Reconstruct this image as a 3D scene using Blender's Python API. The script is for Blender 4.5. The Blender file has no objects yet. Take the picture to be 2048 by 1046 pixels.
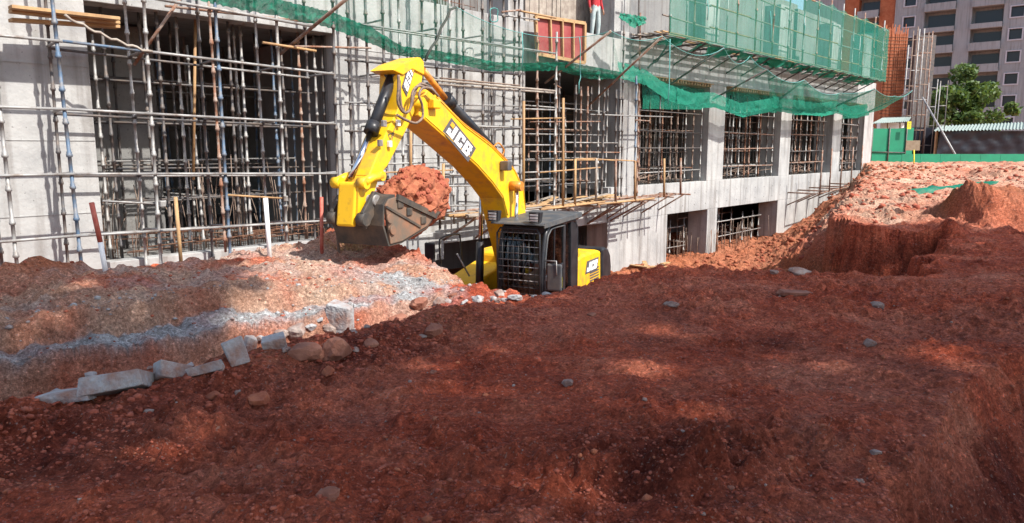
import bpy, bmesh, math, random
import numpy as np
from mathutils import Vector, Matrix, noise as mnoise
random.seed(7); RNG = np.random.default_rng(11)
PI = math.pi; R = math.radians
scene = bpy.context.scene; C = scene.collection

# ------------------------------------------------------------------ camera
FPX = 1460.0; PITCH = math.atan(227/1460); CAM_H = 1.6
cam_d = bpy.data.cameras.new('camera'); cam = bpy.data.objects.new('camera', cam_d); C.objects.link(cam)
cam.location = (0, 0, CAM_H); cam.rotation_euler = (PI/2-PITCH, 0, 0)
cam_d.sensor_width = 36; cam_d.lens = 36*FPX/2048; cam_d.clip_start = .05; cam_d.clip_end = 2000
scene.camera = cam
# ------------------------------------------------------------------ light
SUN_EL = R(48); SUN_AZ = Vector((.80, -.60)).normalized()          # towards the sun: right of and behind the camera
w = bpy.data.worlds.new('World'); scene.world = w; w.use_nodes = True
nt = w.node_tree; bg = nt.nodes['Background']; sky = nt.nodes.new('ShaderNodeTexSky')
sky.sky_type = 'NISHITA'; sky.sun_disc = False; sky.sun_elevation = SUN_EL
sky.sun_rotation = math.atan2(SUN_AZ.x, SUN_AZ.y); sky.air_density = 1.0; sky.dust_density = 2.0
nt.links.new(sky.outputs[0], bg.inputs[0]); bg.inputs[1].default_value = .15
sd = bpy.data.lights.new('sun', 'SUN'); sd.energy = 4.4; sd.angle = R(.55); sd.color = (1, .955, .89)
sun = bpy.data.objects.new('sun', sd); C.objects.link(sun)
SUNV = Vector((SUN_AZ.x*math.cos(SUN_EL), SUN_AZ.y*math.cos(SUN_EL), math.sin(SUN_EL)))
sun.rotation_euler = SUNV.to_track_quat('Z', 'Y').to_euler(); sun.location = (20, -15, 30)
scene.view_settings.view_transform = 'Standard'; scene.view_settings.look = 'None'
scene.view_settings.exposure = 0.86; scene.view_settings.gamma = 1
scene.render.engine = 'CYCLES'
try:
    scene.cycles.use_denoising = True
    scene.cycles.max_bounces = 6; scene.cycles.transparent_max_bounces = 16
except Exception: pass

# ------------------------------------------------------------------ geometry of the place
ALPHA = math.atan(1351*math.cos(PITCH)/FPX)                          # the facade runs away at this angle from the view axis
DF = Vector((math.sin(ALPHA), math.cos(ALPHA), 0)); NI = Vector((-math.cos(ALPHA), math.sin(ALPHA), 0))
class Frame:
    def __init__(s, o, rz): s.o = Vector(o); s.rz = rz; s.M = Matrix.Translation(s.o) @ Matrix.Rotation(rz, 4, 'Z')
WORLD = Frame((0, 0, 0), 0); FAC = Frame((0, 0, 0), PI/2-ALPHA)       # FAC: x along facade, y distance from the camera to the facade plane, z up
EXH = R(26); EXC = Frame((.12, 15.95, -2.78), math.atan2(-math.cos(EXH), -math.sin(EXH)))
CF = Vector((0, math.cos(PITCH), -math.sin(PITCH))); CU = Vector((0, math.sin(PITCH), math.cos(PITCH)))
def ray(u, v): return CF*FPX + Vector((1, 0, 0))*(u-1024) + CU*(523-v)
def fs(u, v, q):
    """photo direction met with the plane parallel to the facade at distance q"""
    d = ray(u, v); t = q/(NI.dot(d)); P = Vector((0, 0, CAM_H))+d*t
    return Vector((DF.dot(P), q, P.z))
def S(u, q, v=300): return fs(u, v, q).x
def q_for(u, v, s): return s/fs(u, v, 1.0).x
def ex(u, v, yl):
    d = ray(u, v); L = EXC.M.to_3x3() @ Vector((0, 1, 0)); cp = Vector((0, 0, CAM_H))
    t = ((EXC.o-cp).dot(L)+yl)/d.dot(L); P = EXC.M.inverted() @ (cp+d*t); return (P.x, P.z)
def dep(u, v, D):
    d = ray(u, v); t = D/d.y; return Vector((0, 0, CAM_H))+d*t

# ------------------------------------------------------------------ builders
ORG = {}
def tag(o, label=None, cat=None, group=None, kind=None):
    if label: o['label'] = label
    if cat: o['category'] = cat
    if group: o['group'] = group
    if kind: o['kind'] = kind
    return o
def thing(name, org, label, cat, group=None, frame=WORLD):
    o = bpy.data.objects.new(name, None); C.objects.link(o); o.empty_display_size = .2
    org = Vector(org); o.location = frame.M @ org; o.rotation_euler = (0, 0, frame.rz)
    ORG[o] = org
    return tag(o, label, cat, group)
class MB:
    def __init__(s): s.v = []; s.f = []; s.sm = []
    def add(s, vs, fs_, smooth=False):
        b = len(s.v); s.v += [tuple(x) for x in vs]; s.f += [tuple(i+b for i in f) for f in fs_]; s.sm += [smooth]*len(fs_); return s
    def box(s, a, b, jit=0):
        x0, y0, z0 = a; x1, y1, z1 = b
        vs = [(x0,y0,z0),(x1,y0,z0),(x1,y1,z0),(x0,y1,z0),(x0,y0,z1),(x1,y0,z1),(x1,y1,z1),(x0,y1,z1)]
        if jit: vs = [tuple(c+random.uniform(-jit, jit) for c in v) for v in vs]
        return s.add(vs, [(0,3,2,1),(4,5,6,7),(0,1,5,4),(1,2,6,5),(2,3,7,6),(3,0,4,7)])
    def bar(s, p, q, wd, ht, up=(0,0,1)):
        p = Vector(p); q = Vector(q); d = (q-p).normalized(); u = Vector(up)
        if abs(d.dot(u)) > .98: u = Vector((1,0,0))
        x = d.cross(u).normalized()*wd/2; y = x.cross(d).normalized()*ht/2
        vs = [p-x-y, p+x-y, p+x+y, p-x+y, q-x-y, q+x-y, q+x+y, q-x+y]
        return s.add(vs, [(0,3,2,1),(4,5,6,7),(0,1,5,4),(1,2,6,5),(2,3,7,6),(3,0,4,7)])
    def tube(s, pts, r, n=6, caps=True, smooth=True):
        pts = [Vector(p) for p in pts]; rs = r if isinstance(r, (list, tuple)) else [r]*len(pts)
        b = len(s.v); m = len(pts); ref = None
        for i, p in enumerate(pts):
            d = (pts[min(i+1, m-1)]-pts[max(i-1, 0)]).normalized()
            if ref is None: ref = Vector((1,0,0)) if abs(d.x) < .9 else Vector((0,1,0))
            u = (ref-d*ref.dot(d)).normalized(); ref = u; w_ = d.cross(u)
            for k in range(n):
                a = 2*PI*k/n; s.v.append(tuple(p+(u*math.cos(a)+w_*math.sin(a))*rs[i]))
        for i in range(m-1):
            for k in range(n):
                s.f.append((b+i*n+k, b+i*n+(k+1) % n, b+(i+1)*n+(k+1) % n, b+(i+1)*n+k)); s.sm.append(smooth)
        if caps:
            s.f.append(tuple(b+k for k in reversed(range(n)))); s.f.append(tuple(b+(m-1)*n+k for k in range(n))); s.sm += [False]*2
        return s
    def prism(s, prof, y0, y1, ax=1):
        """closed (x,z) outline extruded in y"""
        n = len(prof); area = sum(prof[i][0]*prof[(i+1) % n][1]-prof[(i+1) % n][0]*prof[i][1] for i in range(n))
        if area < 0: prof = prof[::-1]
        vs = [(x, y0, z) for x, z in prof]+[(x, y1, z) for x, z in prof]
        f = [tuple(range(n)), tuple(reversed(range(n, 2*n)))]
        f += [(i, i+n, (i+1) % n+n, (i+1) % n) for i in range(n)]
        return s.add(vs, f)
    def grid(s, rows, smooth=True):
        n = len(rows[0]); m = len(rows)
        return s.add([p for r_ in rows for p in r_], [(i*n+j, i*n+j+1, (i+1)*n+j+1, (i+1)*n+j) for i in range(m-1) for j in range(n-1)], smooth)
    def build(s, name, mat, parent=None, frame=WORLD, bevel=0, label=None, cat=None, group=None, kind=None):
        vs = np.array(s.v, dtype=float)
        if parent is not None: org = ORG[parent]
        else:
            lo, hi = vs.min(0), vs.max(0); org = Vector(((lo[0]+hi[0])/2, (lo[1]+hi[1])/2, lo[2]))
        me = bpy.data.meshes.new(name); me.from_pydata([tuple(v) for v in vs-np.array(org)], [], s.f); me.update()
        if any(s.sm): me.polygons.foreach_set('use_smooth', s.sm)
        if mat is not None: me.materials.append(M[mat] if isinstance(mat, str) else mat)
        o = bpy.data.objects.new(name, me); C.objects.link(o)
        if parent is not None: o.parent = parent
        else: o.location = frame.M @ org; o.rotation_euler = (0, 0, frame.rz)
        ORG[o] = org
        if bevel:
            b = o.modifiers.new('bevel', 'BEVEL'); b.width = bevel; b.segments = 2; b.limit_method = 'ANGLE'
        return tag(o, label, cat, group, kind)
def inst(name, me, parent, loc, rz=0, rot=None, sc=None):
    """a part that shares its mesh with alike parts; loc in the thing's frame"""
    o = bpy.data.objects.new(name, me); C.objects.link(o); o.parent = parent; o.location = Vector(loc)-ORG[parent]
    o.rotation_euler = rot if rot else (0, 0, rz)
    if sc: o.scale = sc
    ORG[o] = ORG[parent]
    return o
def copy_thing(o, loc, rz=None, label=None):
    r = o.copy(); C.objects.link(r); r.location = loc; ORG[r] = ORG.get(o, Vector())
    if rz is not None: r.rotation_euler.z = rz
    if label: r['label'] = label
    for ch in list(o.children):
        c = ch.copy(); C.objects.link(c); c.parent = r
        for g in list(ch.children):
            d = g.copy(); C.objects.link(d); d.parent = c
    return r

# ------------------------------------------------------------------ materials
M = {}
def nodes(m): return m.node_tree.nodes, m.node_tree.links
def mat(name, c1, c2=None, rough=.8, metal=0, scale=6, detail=6, bump=0, bscale=None, lo=.4, hi=.62, stretch=None, spec=.4):
    m = bpy.data.materials.new(name); m.use_nodes = True; N, L = nodes(m); b = N['Principled BSDF']
    b.inputs['Roughness'].default_value = rough; b.inputs['Metallic'].default_value = metal; b.inputs['Specular IOR Level'].default_value = spec
    b.inputs['Base Color'].default_value = (*c1, 1)
    tc = N.new('ShaderNodeTexCoord'); mp = N.new('ShaderNodeMapping'); L.new(tc.outputs['Object'], mp.inputs[0])
    if stretch: mp.inputs['Scale'].default_value = stretch
    if c2:
        n = N.new('ShaderNodeTexNoise'); n.inputs['Scale'].default_value = scale; n.inputs['Detail'].default_value = detail; n.inputs['Roughness'].default_value = .65
        L.new(mp.outputs[0], n.inputs['Vector'])
        r = N.new('ShaderNodeValToRGB'); r.color_ramp.elements[0].position = lo; r.color_ramp.elements[1].position = hi
        r.color_ramp.elements[0].color = (*c1, 1); r.color_ramp.elements[1].color = (*c2, 1)
        L.new(n.outputs['Fac'], r.inputs[0]); L.new(r.outputs[0], b.inputs['Base Color'])
    if bump:
        n2 = N.new('ShaderNodeTexNoise'); n2.inputs['Scale'].default_value = bscale or scale*3; n2.inputs['Detail'].default_value = 5
        L.new(mp.outputs[0], n2.inputs['Vector'])
        bp = N.new('ShaderNodeBump'); bp.inputs['Strength'].default_value = bump; bp.inputs['Distance'].default_value = .03
        L.new(n2.outputs['Fac'], bp.inputs['Height']); L.new(bp.outputs[0], b.inputs['Normal'])
    M[name] = m; return m
def concrete(name, c1, c2, stain=(.25,.22,.19), sc=1.0):
    """cast concrete: blotches, vertical streaks, board lines"""
    m = mat(name, c1, c2, rough=.85, scale=.9*sc, detail=8, bump=.35, bscale=14, lo=.33, hi=.62, spec=.25)
    N, L = nodes(m); b = N['Principled BSDF']; src = b.inputs['Base Color'].links[0].from_socket
    tc = N.new('ShaderNodeTexCoord'); mp = N.new('ShaderNodeMapping'); mp.inputs['Scale'].default_value = (3.2, 3.2, .22); L.new(tc.outputs['Object'], mp.inputs[0])
    n = N.new('ShaderNodeTexNoise'); n.inputs['Scale'].default_value = 1.3; n.inputs['Detail'].default_value = 7; L.new(mp.outputs[0], n.inputs['Vector'])
    r = N.new('ShaderNodeValToRGB'); r.color_ramp.elements[0].position = .50; r.color_ramp.elements[1].position = .76
    r.color_ramp.elements[0].color = (0,0,0,1); r.color_ramp.elements[1].color = (.85,.85,.85,1); L.new(n.outputs['Fac'], r.inputs[0])
    mx = N.new('ShaderNodeMixRGB'); mx.inputs[2].default_value = (*stain, 1); L.new(r.outputs[0], mx.inputs[0]); L.new(src, mx.inputs[1])
    # fine speckle of blow holes
    v = N.new('ShaderNodeTexNoise'); v.inputs['Scale'].default_value = 22; v.inputs['Detail'].default_value = 3; L.new(tc.outputs['Object'], v.inputs['Vector'])
    r2 = N.new('ShaderNodeValToRGB'); r2.color_ramp.elements[0].position = .27; r2.color_ramp.elements[1].position = .34
    r2.color_ramp.elements[0].color = (.45,.45,.45,1); r2.color_ramp.elements[1].color = (1,1,1,1); L.new(v.outputs['Fac'], r2.inputs[0])
    m2 = N.new('ShaderNodeMixRGB'); m2.blend_type = 'MULTIPLY'; m2.inputs[0].default_value = 1; L.new(mx.outputs[0], m2.inputs[1]); L.new(r2.outputs[0], m2.inputs[2])
    L.new(m2.outputs[0], b.inputs['Base Color'])
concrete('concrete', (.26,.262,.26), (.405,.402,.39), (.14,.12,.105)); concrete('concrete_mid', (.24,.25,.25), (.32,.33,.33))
concrete('concrete_raw_dim', (.15,.15,.15), (.22,.215,.205), (.12,.1,.09))  # raw inner concrete, its grey lowered to carry the dimness of the bays
concrete('far_concrete', (.235,.245,.25), (.30,.31,.315), (.16,.155,.15), sc=.15)
mat('tube_grey', (.30,.295,.285), (.17,.14,.12), rough=.55, metal=.25, scale=5, lo=.48, hi=.66)
mat('tube_blue', (.08,.13,.20), (.22,.20,.18), rough=.6, metal=.1, scale=5, lo=.45, hi=.65)
mat('tube_dark', (.075,.075,.08), (.15,.12,.10), rough=.6, metal=.2, scale=5)
mat('tube_rust', (.20,.085,.045), (.30,.24,.20), rough=.75, scale=6)
mat('rebar', (.13,.055,.032), (.22,.12,.075), rough=.85, scale=9)
mat('rebar_light', (.24,.18,.14), (.14,.09,.07), rough=.85, scale=9)
mat('bamboo', (.42,.26,.12), (.28,.16,.08), rough=.7, scale=3, stretch=(1,1,.4))
mat('timber', (.46,.29,.14), (.33,.2,.1), rough=.8, scale=3, bump=.2)
mat('old_plank', (.24,.2,.17), (.36,.32,.27), rough=.9, scale=4, bump=.25)
mat('yellow', (.78,.45,.01), (.42,.20,.065), rough=.47, scale=3.6, detail=12, lo=.48, hi=.76, spec=.45, bump=.06, bscale=5)
mat('yellow_worn', (.82,.47,.01), (.42,.18,.03), rough=.5, scale=7, lo=.55, hi=.8)
mat('pipe_orange', (.62,.25,.03), (.4,.15,.03), rough=.4, scale=8)
mat('black_paint', (.014,.015,.018), (.03,.03,.033), rough=.38, scale=4)
mat('roof_grey', (.045,.055,.065), (.10,.095,.09), rough=.55, scale=3)
mat('rubber', (.02,.02,.02), (.06,.05,.045), rough=.8, scale=12)
mat('hose', (.12,.09,.075), (.25,.17,.12), rough=.7, scale=20)
mat('chrome', (.62,.62,.64), rough=.14, metal=1)
mat('bucket_steel', (.055,.05,.045), (.14,.10,.07), rough=.65, metal=.2, scale=3.5, lo=.42, hi=.7, bump=.15)
mat('bucket_side', (.125,.10,.075), (.26,.12,.065), rough=.75, scale=3.2, lo=.4, hi=.72, bump=.2)
mat('white_paint', (.8,.8,.78), rough=.5)
mat('red_paint', (.42,.07,.05), (.5,.16,.11), rough=.6, scale=6)
mat('orange_mark', (.8,.36,.03), rough=.5)
mat('decal_dark', (.09,.085,.09), rough=.5)
mat('seat_cloth', (.26,.22,.16), rough=.9)
mat('curtain', (.55,.43,.28), (.45,.34,.21), rough=.9, scale=8)
mat('lamp_lens', (.75,.75,.72), rough=.15)
mat('mirror', (.5,.52,.55), rough=.1, metal=1)
mat('dirt_clod', (.25,.072,.036), (.35,.12,.06), rough=.95, scale=8, bump=.6, bscale=25)
mat('crumb', (.22,.048,.026), (.36,.105,.06), rough=.95, scale=3, detail=8)
mat('rock_brown', (.19,.072,.045), (.29,.13,.085), rough=.95, scale=5, bump=.6, bscale=18)
mat('rock_grey', (.20,.12,.095), (.33,.27,.235), rough=.95, scale=6, bump=.6, bscale=18)
mat('chunk_grey', (.34,.34,.335), (.25,.125,.085), rough=.95, scale=4.5, detail=9, bump=.8, bscale=22, lo=.44, hi=.66)
mat('form_red', (.25,.04,.042), (.32,.085,.075), rough=.6, scale=2)
mat('green_sheet', (.012,.23,.12), (.012,.19,.10), rough=.55, scale=1.2)
mat('tin_roof', (.20,.26,.24), (.27,.31,.28), rough=.5, scale=2)
mat('tarp', (.006,.007,.014), (.012,.014,.022), rough=.4, scale=1, bump=.25, bscale=1.5)
mat('sign_yellow', (.78,.66,.03), rough=.6)
mat('board_brown', (.20,.15,.10), (.25,.2,.14), rough=.9)
mat('pvc', (.75,.74,.70), rough=.5); mat('window_trim', (.42,.42,.45), rough=.7)
mat('rope_blue', (.12,.36,.34), rough=.8)
mat('rope_dark', (.05,.06,.05), rough=.9)
mat('bark', (.12,.085,.06), (.2,.15,.11), rough=.95, bump=.5)
mat('dry_stalk', (.46,.30,.14), (.36,.2,.1), rough=.95)
mat('shirt_red', (.40,.03,.04), (.33,.025,.03), rough=.9)
mat('jeans', (.25,.33,.34), (.42,.47,.46), rough=.9, scale=4)
mat('skin', (.22,.11,.065), rough=.6)
mat('hair', (.012,.01,.01), rough=.6)
mat('shoe', (.1,.09,.08), rough=.8)
mat('rust_wall', (.30,.085,.035), (.38,.13,.06), rough=.9, scale=2)
def leafmat(name, c1, c2):
    m = mat(name, c1, c2, rough=.6, scale=.8, detail=3); N, L = nodes(m); b = N['Principled BSDF']; out = N['Material Output']
    t = N.new('ShaderNodeBsdfTranslucent'); t.inputs[0].default_value = (c2[0]*1.3, c2[1]*1.3, c2[2], 1)
    mx = N.new('ShaderNodeMixShader'); mx.inputs[0].default_value = .3; L.new(b.outputs[0], mx.inputs[1]); L.new(t.outputs[0], mx.inputs[2]); L.new(mx.outputs[0], out.inputs[0])
leafmat('leaf', (.035,.085,.02), (.085,.15,.035))
leafmat('leaf_bright', (.035,.085,.018), (.10,.15,.035))
def netmat(name, col, alpha, sc=9, va=.22):
    m = bpy.data.materials.new(name); m.use_nodes = True; N, L = nodes(m); b = N['Principled BSDF']; out = N['Material Output']
    b.inputs['Base Color'].default_value = (*col, 1); b.inputs['Roughness'].default_value = .7
    tl = N.new('ShaderNodeBsdfTranslucent'); tl.inputs[0].default_value = (*col, 1)
    m1 = N.new('ShaderNodeMixShader'); m1.inputs[0].default_value = .35; L.new(b.outputs[0], m1.inputs[1]); L.new(tl.outputs[0], m1.inputs[2])
    tr = N.new('ShaderNodeBsdfTransparent')
    tc = N.new('ShaderNodeTexCoord'); n = N.new('ShaderNodeTexNoise'); n.inputs['Scale'].default_value = sc; n.inputs['Detail'].default_value = 6; n.inputs['Roughness'].default_value = .75
    L.new(tc.outputs['Object'], n.inputs['Vector'])
    n3 = N.new('ShaderNodeTexNoise'); n3.inputs['Scale'].default_value = 55; n3.inputs['Detail'].default_value = 2; L.new(tc.outputs['Object'], n3.inputs['Vector'])
    av = N.new('ShaderNodeMixRGB'); av.inputs[0].default_value = .5; L.new(n.outputs['Fac'], av.inputs[1]); L.new(n3.outputs['Fac'], av.inputs[2])
    mr = N.new('ShaderNodeMapRange'); mr.inputs['From Min'].default_value = .36; mr.inputs['From Max'].default_value = .64
    mr.inputs['To Min'].default_value = max(0, alpha-va); mr.inputs['To Max'].default_value = min(1, alpha+va); L.new(av.outputs[0], mr.inputs['Value'])
    m2 = N.new('ShaderNodeMixShader'); L.new(mr.outputs[0], m2.inputs[0]); L.new(tr.outputs[0], m2.inputs[1]); L.new(m1.outputs[0], m2.inputs[2]); L.new(m2.outputs[0], out.inputs[0])
    M[name] = m
netmat('net_mid', (.008,.25,.16), .74, 6, .14); netmat('net', (.012,.26,.17), .60); netmat('net_thin', (.02,.30,.20), .17, 9, .08); netmat('net_dense', (.004,.25,.155), .97, 14); netmat('net_screen', (.008,.25,.165), .45, 3, .08)
def glassmat(name, tint, a):
    m = bpy.data.materials.new(name); m.use_nodes = True; N, L = nodes(m); out = N['Material Output']; N.remove(N['Principled BSDF'])
    g = N.new('ShaderNodeBsdfGlossy'); g.inputs['Roughness'].default_value = .04; t = N.new('ShaderNodeBsdfTransparent'); t.inputs[0].default_value = (*tint, 1)
    fr = N.new('ShaderNodeFresnel'); fr.inputs[0].default_value = 1.5
    ad = N.new('ShaderNodeMath'); ad.inputs[1].default_value = a; L.new(fr.outputs[0], ad.inputs[0])
    mx = N.new('ShaderNodeMixShader'); L.new(ad.outputs[0], mx.inputs[0]); L.new(t.outputs[0], mx.inputs[1]); L.new(g.outputs[0], mx.inputs[2]); L.new(mx.outputs[0], out.inputs[0]); M[name] = m
glassmat('cab_glass', (.86,.88,.88), .0)
mat('dark_window', (.02,.022,.03), rough=.15)

# ------------------------------------------------------------------ terrain
def vnoise(x, y, seed):
    xi = np.floor(x).astype(np.int64); yi = np.floor(y).astype(np.int64); xf = x-xi; yf = y-yi
    def h(a, b):
        n = (a*374761393+b*668265263+seed*1442695041) & 0xffffffff
        n = ((n ^ (n >> 13))*1274126177) & 0xffffffff; n = n ^ (n >> 16); return (n & 0xffff)/32767.5-1
    u = xf*xf*(3-2*xf); v = yf*yf*(3-2*yf)
    return (h(xi,yi)*(1-u)+h(xi+1,yi)*u)*(1-v)+(h(xi,yi+1)*(1-u)+h(xi+1,yi+1)*u)*v
def fbm(x, y, f, oct=4, seed=1, g=.5):
    a = 1; r = 0*x
    for o in range(oct): r = r+a*vnoise(x*f+17.3*o, y*f-9.1*o, seed+o); f *= 2.03; a *= g
    return r
def sst(t): t = np.clip(t, 0, 1); return t*t*(3-2*t)
def fw(s, q): p = DF*s+NI*q; return (p.x, p.y)
def poly_dist(x, y, poly, widths):
    """min over edges of distance/width, and inside mask"""
    ins = np.zeros_like(x, bool); dm = np.full_like(x, 1e9); n = len(poly)
    for i in range(n):
        x0, y0 = poly[i]; x1, y1 = poly[(i+1) % n]
        dx, dy = x1-x0, y1-y0; t = np.clip(((x-x0)*dx+(y-y0)*dy)/(dx*dx+dy*dy), 0, 1)
        dm = np.minimum(dm, np.hypot(x-x0-t*dx, y-y0-t*dy)/widths[i])
        c = ((y0 > y) != (y1 > y)); ins ^= c & (x < (x1-x0)*(y-y0)/((y1-y0) if y1 != y0 else 1e-9)+x0)
    return ins, dm
PIT = [(.35,8.9),(1.3,9.35),(5.3,9.4),(7.9,13.1),(6.35,13.55),(7.2,16.4),(12.5,26.5),fw(45.2,13.2),fw(45.6,18),fw(9.6,18),fw(9.2,13.9),fw(8.3,10.5),fw(7.6,8.2)]
PITW = [1.4,1.6,.9,.55,.6,3.6,5,.5,.5,.5,.7,1.6,1.5]
HOLE = [(1.55,1.2),(1.68,3.0),(1.9,3.4),(2.4,3.9),(3.15,4.85),(4.2,5.7),(6.2,6.6),(14,7.5),(14,1.2)]
HOLEW = [.8,.6,.7,.9,.8,1.0,1.4,1.5,1.5]
def H(x, y):
    x = np.asarray(x, float); y = np.asarray(y, float)
    s = DF.x*x+DF.y*y; q = NI.x*x+NI.y*y
    near = sst((40-y)/25)
    z = .05*fbm(x,y,.45,3,3)+.022*fbm(x,y,2.1,3,9)*near
    # tyre and dozer scrapes across the plateau
    z = z+near*(.034*np.abs(vnoise((x*.35+y)*3.1, (x-y*.2)*.5, 77))+.028*vnoise((x*.22+y)*5.2, (x-y*.2)*.35, 78)+.012*vnoise((x*.5+y)*11, (x-y*.3)*.9, 79))
    z = z+.35*sst((y-15)/26)+.28*sst((y-33-1.2*fbm(x,y,.3,2,5))/1.2)*sst((x-14)/6)
    # trench, cement ledge and spoil bank in front of the left half of the building
    wob = .22*fbm(s,s*0,.8,3,21)+.035*fbm(s,q,3.2,2,22)
    qq = q+wob
    tf = np.interp(s, [0,3.6,5.0,6.3,7.2], [-1.25,-1.2,-1.0,-.65,-.3])
    e = np.interp(s, [4.5,6.6], [0,1])
    prof = np.where(qq < 5.0, 0, np.where(qq < 5.9, tf*sst((qq-5.0)/.9), np.where(qq < 7.3, tf, np.where(qq < 7.42, tf+(-.31-tf)*(qq-7.3)/.12,
           np.where(qq < 7.80, -.31+.03*(qq-7.42)/.38, np.where(qq < 7.86, -.28+.24*(qq-7.80)/.06,
           np.where(qq < 11.0, -.04-.13*(qq-7.9)/3.1+.13*np.sin(np.clip((qq-7.9)/3.1,0,1)*PI)*(.6+.6*fbm(x,y,.9,3,35)), np.where(qq < 13.0, -.17-.5*sst((qq-11.0)/1.7), -.67))))))))
    soft = np.interp(qq, [5,5.9,7.0,9.0,11.3,13.2], [0,-.22,-.42,-.16,-.1,-.6])
    prof = prof*(1-e)+soft*e
    rough = sst((q-5)/1.)*sst((14-q)/.5)
    prof = prof+rough*(.05*fbm(x,y,1.5,4,31)+.055*np.maximum(0,fbm(x,y,4.0,4,33))+.03*fbm(x,y,9,3,34))
    zl = np.where(q > 5.0, prof, z)
    lm = sst((9.6-s)/1.2)                      # only the left stretch
    z = z*(1-lm)+np.where(q > 4.9, zl+0*z, z)*lm
    # fresh heap of red soil at the far left and the low ridge along the trench edge
    z = z+.24*np.exp(-(((s-2.75)/.75)**2+((q-11.3)/.8)**2))*(1+.5*fbm(x,y,2.5,3,41))
    z = z+.09*np.exp(-((q-4.75)/.33)**2)*sst((6.4-s)/1.5)*(1+.8*fbm(x,y,1.6,3,43))
    z = z+.06*np.exp(-(((x-.6)/.9)**2+((y-3.6)/.35)**2))*(1+1.2*fbm(x,y,4,3,44))
    z = z+.10*np.exp(-(((x-.9)/.28)**2+((y-3.3)/.25)**2))*(1+1.0*fbm(x,y,6,3,45))
    # mounds on the right shelf
    mw = x+.22*fbm(x,y,1.3,3,48); z = z+.70*sst((mw-9.15)/.5)*sst((13-x)/1.5)*np.exp(-(((y-15.2)/.95)**2)**2)*(1+.3*fbm(x,y,1.6,4,46))
    z = z+.22*np.exp(-(((x-8.2)/1.2)**2+((y-15.6)/.8)**2))*(1+.9*fbm(x,y,2.2,3,47))
    z = z+.30*np.exp(-(((x-7.95)/.22)**2+((y-13.2)/.25)**2))
    # pit where the machine stands
    wx = x+.25*fbm(x,y,.9,3,51)+.09*fbm(x,y,3.6,3,52)+.05*fbm(x,y,9,2,55); wy = y+.22*fbm(x,y,.9,3,53)+.09*fbm(x,y,3.6,3,54)+.05*fbm(x,y,9,2,56)
    ins, dm = poly_dist(wx, wy, PIT, PITW); t_ = np.clip(dm,0,1); m = np.where(ins, 1-(1-t_)**2.2, 0)
    fl = np.interp(s, [8,11,16,20,34,42], [-2.78,-2.78,-2.75,-2.7,-2.66,-2.5])+.10*fbm(x,y,.8,4,61)+.05*fbm(x,y,3,3,62)
    fl = fl+np.interp(q, [7,9.3,13.8], [.35,0,-.02])*np.interp(s,[10,18],[.2,1])
    fl = np.where((y < 13.6) & (x > 3.2), np.maximum(fl, -1.05-.35*(5-np.clip(x,3,5))), fl)
    z = z*(1-m)+fl*m
    # spoil thrown against the base of the basement wall
    z = z+.20*np.exp(-((q-13.0)/.7)**2)*(sst((s-18)/1)*sst((23-s)/1)+sst((s-34)/2)*sst((44-s)/3))*(1+.8*fbm(x,y,.9,3,63))
    ins, dm = poly_dist(wx*.5+x*.5, wy*.5+y*.5, HOLE, HOLEW); t_ = np.clip(dm,0,1); z = z-np.where(ins, (1-(1-t_)**2)*.95*(1+.18*fbm(x,y,2.2,3,91)), 0)
    # general roughness: clods
    patch = .45+.75*sst(fbm(x,y,.7,3,75)+.35)
    heap = np.exp(-(((q-4.55)/.45)**2))*sst((5.2-s)/1.2)+np.exp(-(((x-.75)/.8)**2+((y-3.45)/.5)**2))+.7*np.exp(-(((x+2.6)/1.5)**2+((y-3.6)/.6)**2))+.7*np.exp(-(((x-2.0)/.7)**2+((y-5.9)/.4)**2))
    clod = (np.maximum(0, fbm(x,y,5.0,3,71))*.05+np.maximum(0,fbm(x,y,12,2,73)-.12)*.045)*(1+1.1*heap)
    z = z+(.022*np.abs(fbm(x,y,9,2,74))+.016*np.abs(vnoise(x*17,y*17,79)))*sst((13-y)/5)*patch+clod*sst((22-y)/10)*patch+sst((y-11)/3)*sst((60-y)/10)*(.09*np.maximum(0,fbm(x,y,2.6,4,76,.6))+.09*fbm(x,y,.9,4,78,.6))
    # keep the ground below the floors of the building
    inside = (q > 13.95) & (s < 46.5); z = np.where(inside, np.minimum(z, np.where(s < 9.5, -.75, -2.5)), z)
    return z
def axis(segs):
    out = []
    for a, b, st in segs: out.append(np.arange(a, b, st))
    return np.concatenate(out)
gx = np.concatenate([-np.geomspace(400,14,26), axis([(-13.5,-6.2,.10),(-6.2,6.6,.028),(6.6,12.5,.045),(12.5,30,.16),(30,60,.8)]), np.geomspace(60,700,22)])
gy = np.concatenate([[-60,-25,-12,-6,-3,-1], axis([(0,2.2,.12),(2.2,6.5,.022),(6.5,12.0,.028),(12.0,18,.05),(18,30,.14),(30,48,.25),(48,80,1.2)]), np.geomspace(80,1500,22)])
XX, YY = np.meshgrid(gx, gy); ZZ = H(XX, YY)
nx, ny = len(gx), len(gy)
co = np.stack([XX, YY, ZZ], -1).reshape(-1, 3)
idx = np.arange(nx*ny).reshape(ny, nx)
quads = np.stack([idx[:-1,:-1], idx[:-1,1:], idx[1:,1:], idx[1:,:-1]], -1).reshape(-1, 4)
me = bpy.data.meshes.new('ground'); me.vertices.add(len(co)); me.vertices.foreach_set('co', co.ravel())
me.loops.add(quads.size); me.loops.foreach_set('vertex_index', quads.ravel().astype(np.int32))
me.polygons.add(len(quads)); me.polygons.foreach_set('loop_start', np.arange(0, quads.size, 4, dtype=np.int32)); me.polygons.foreach_set('loop_total', np.full(len(quads), 4, dtype=np.int32))
me.update(calc_edges=True); me.polygons.foreach_set('use_smooth', np.zeros(len(quads), bool))
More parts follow.
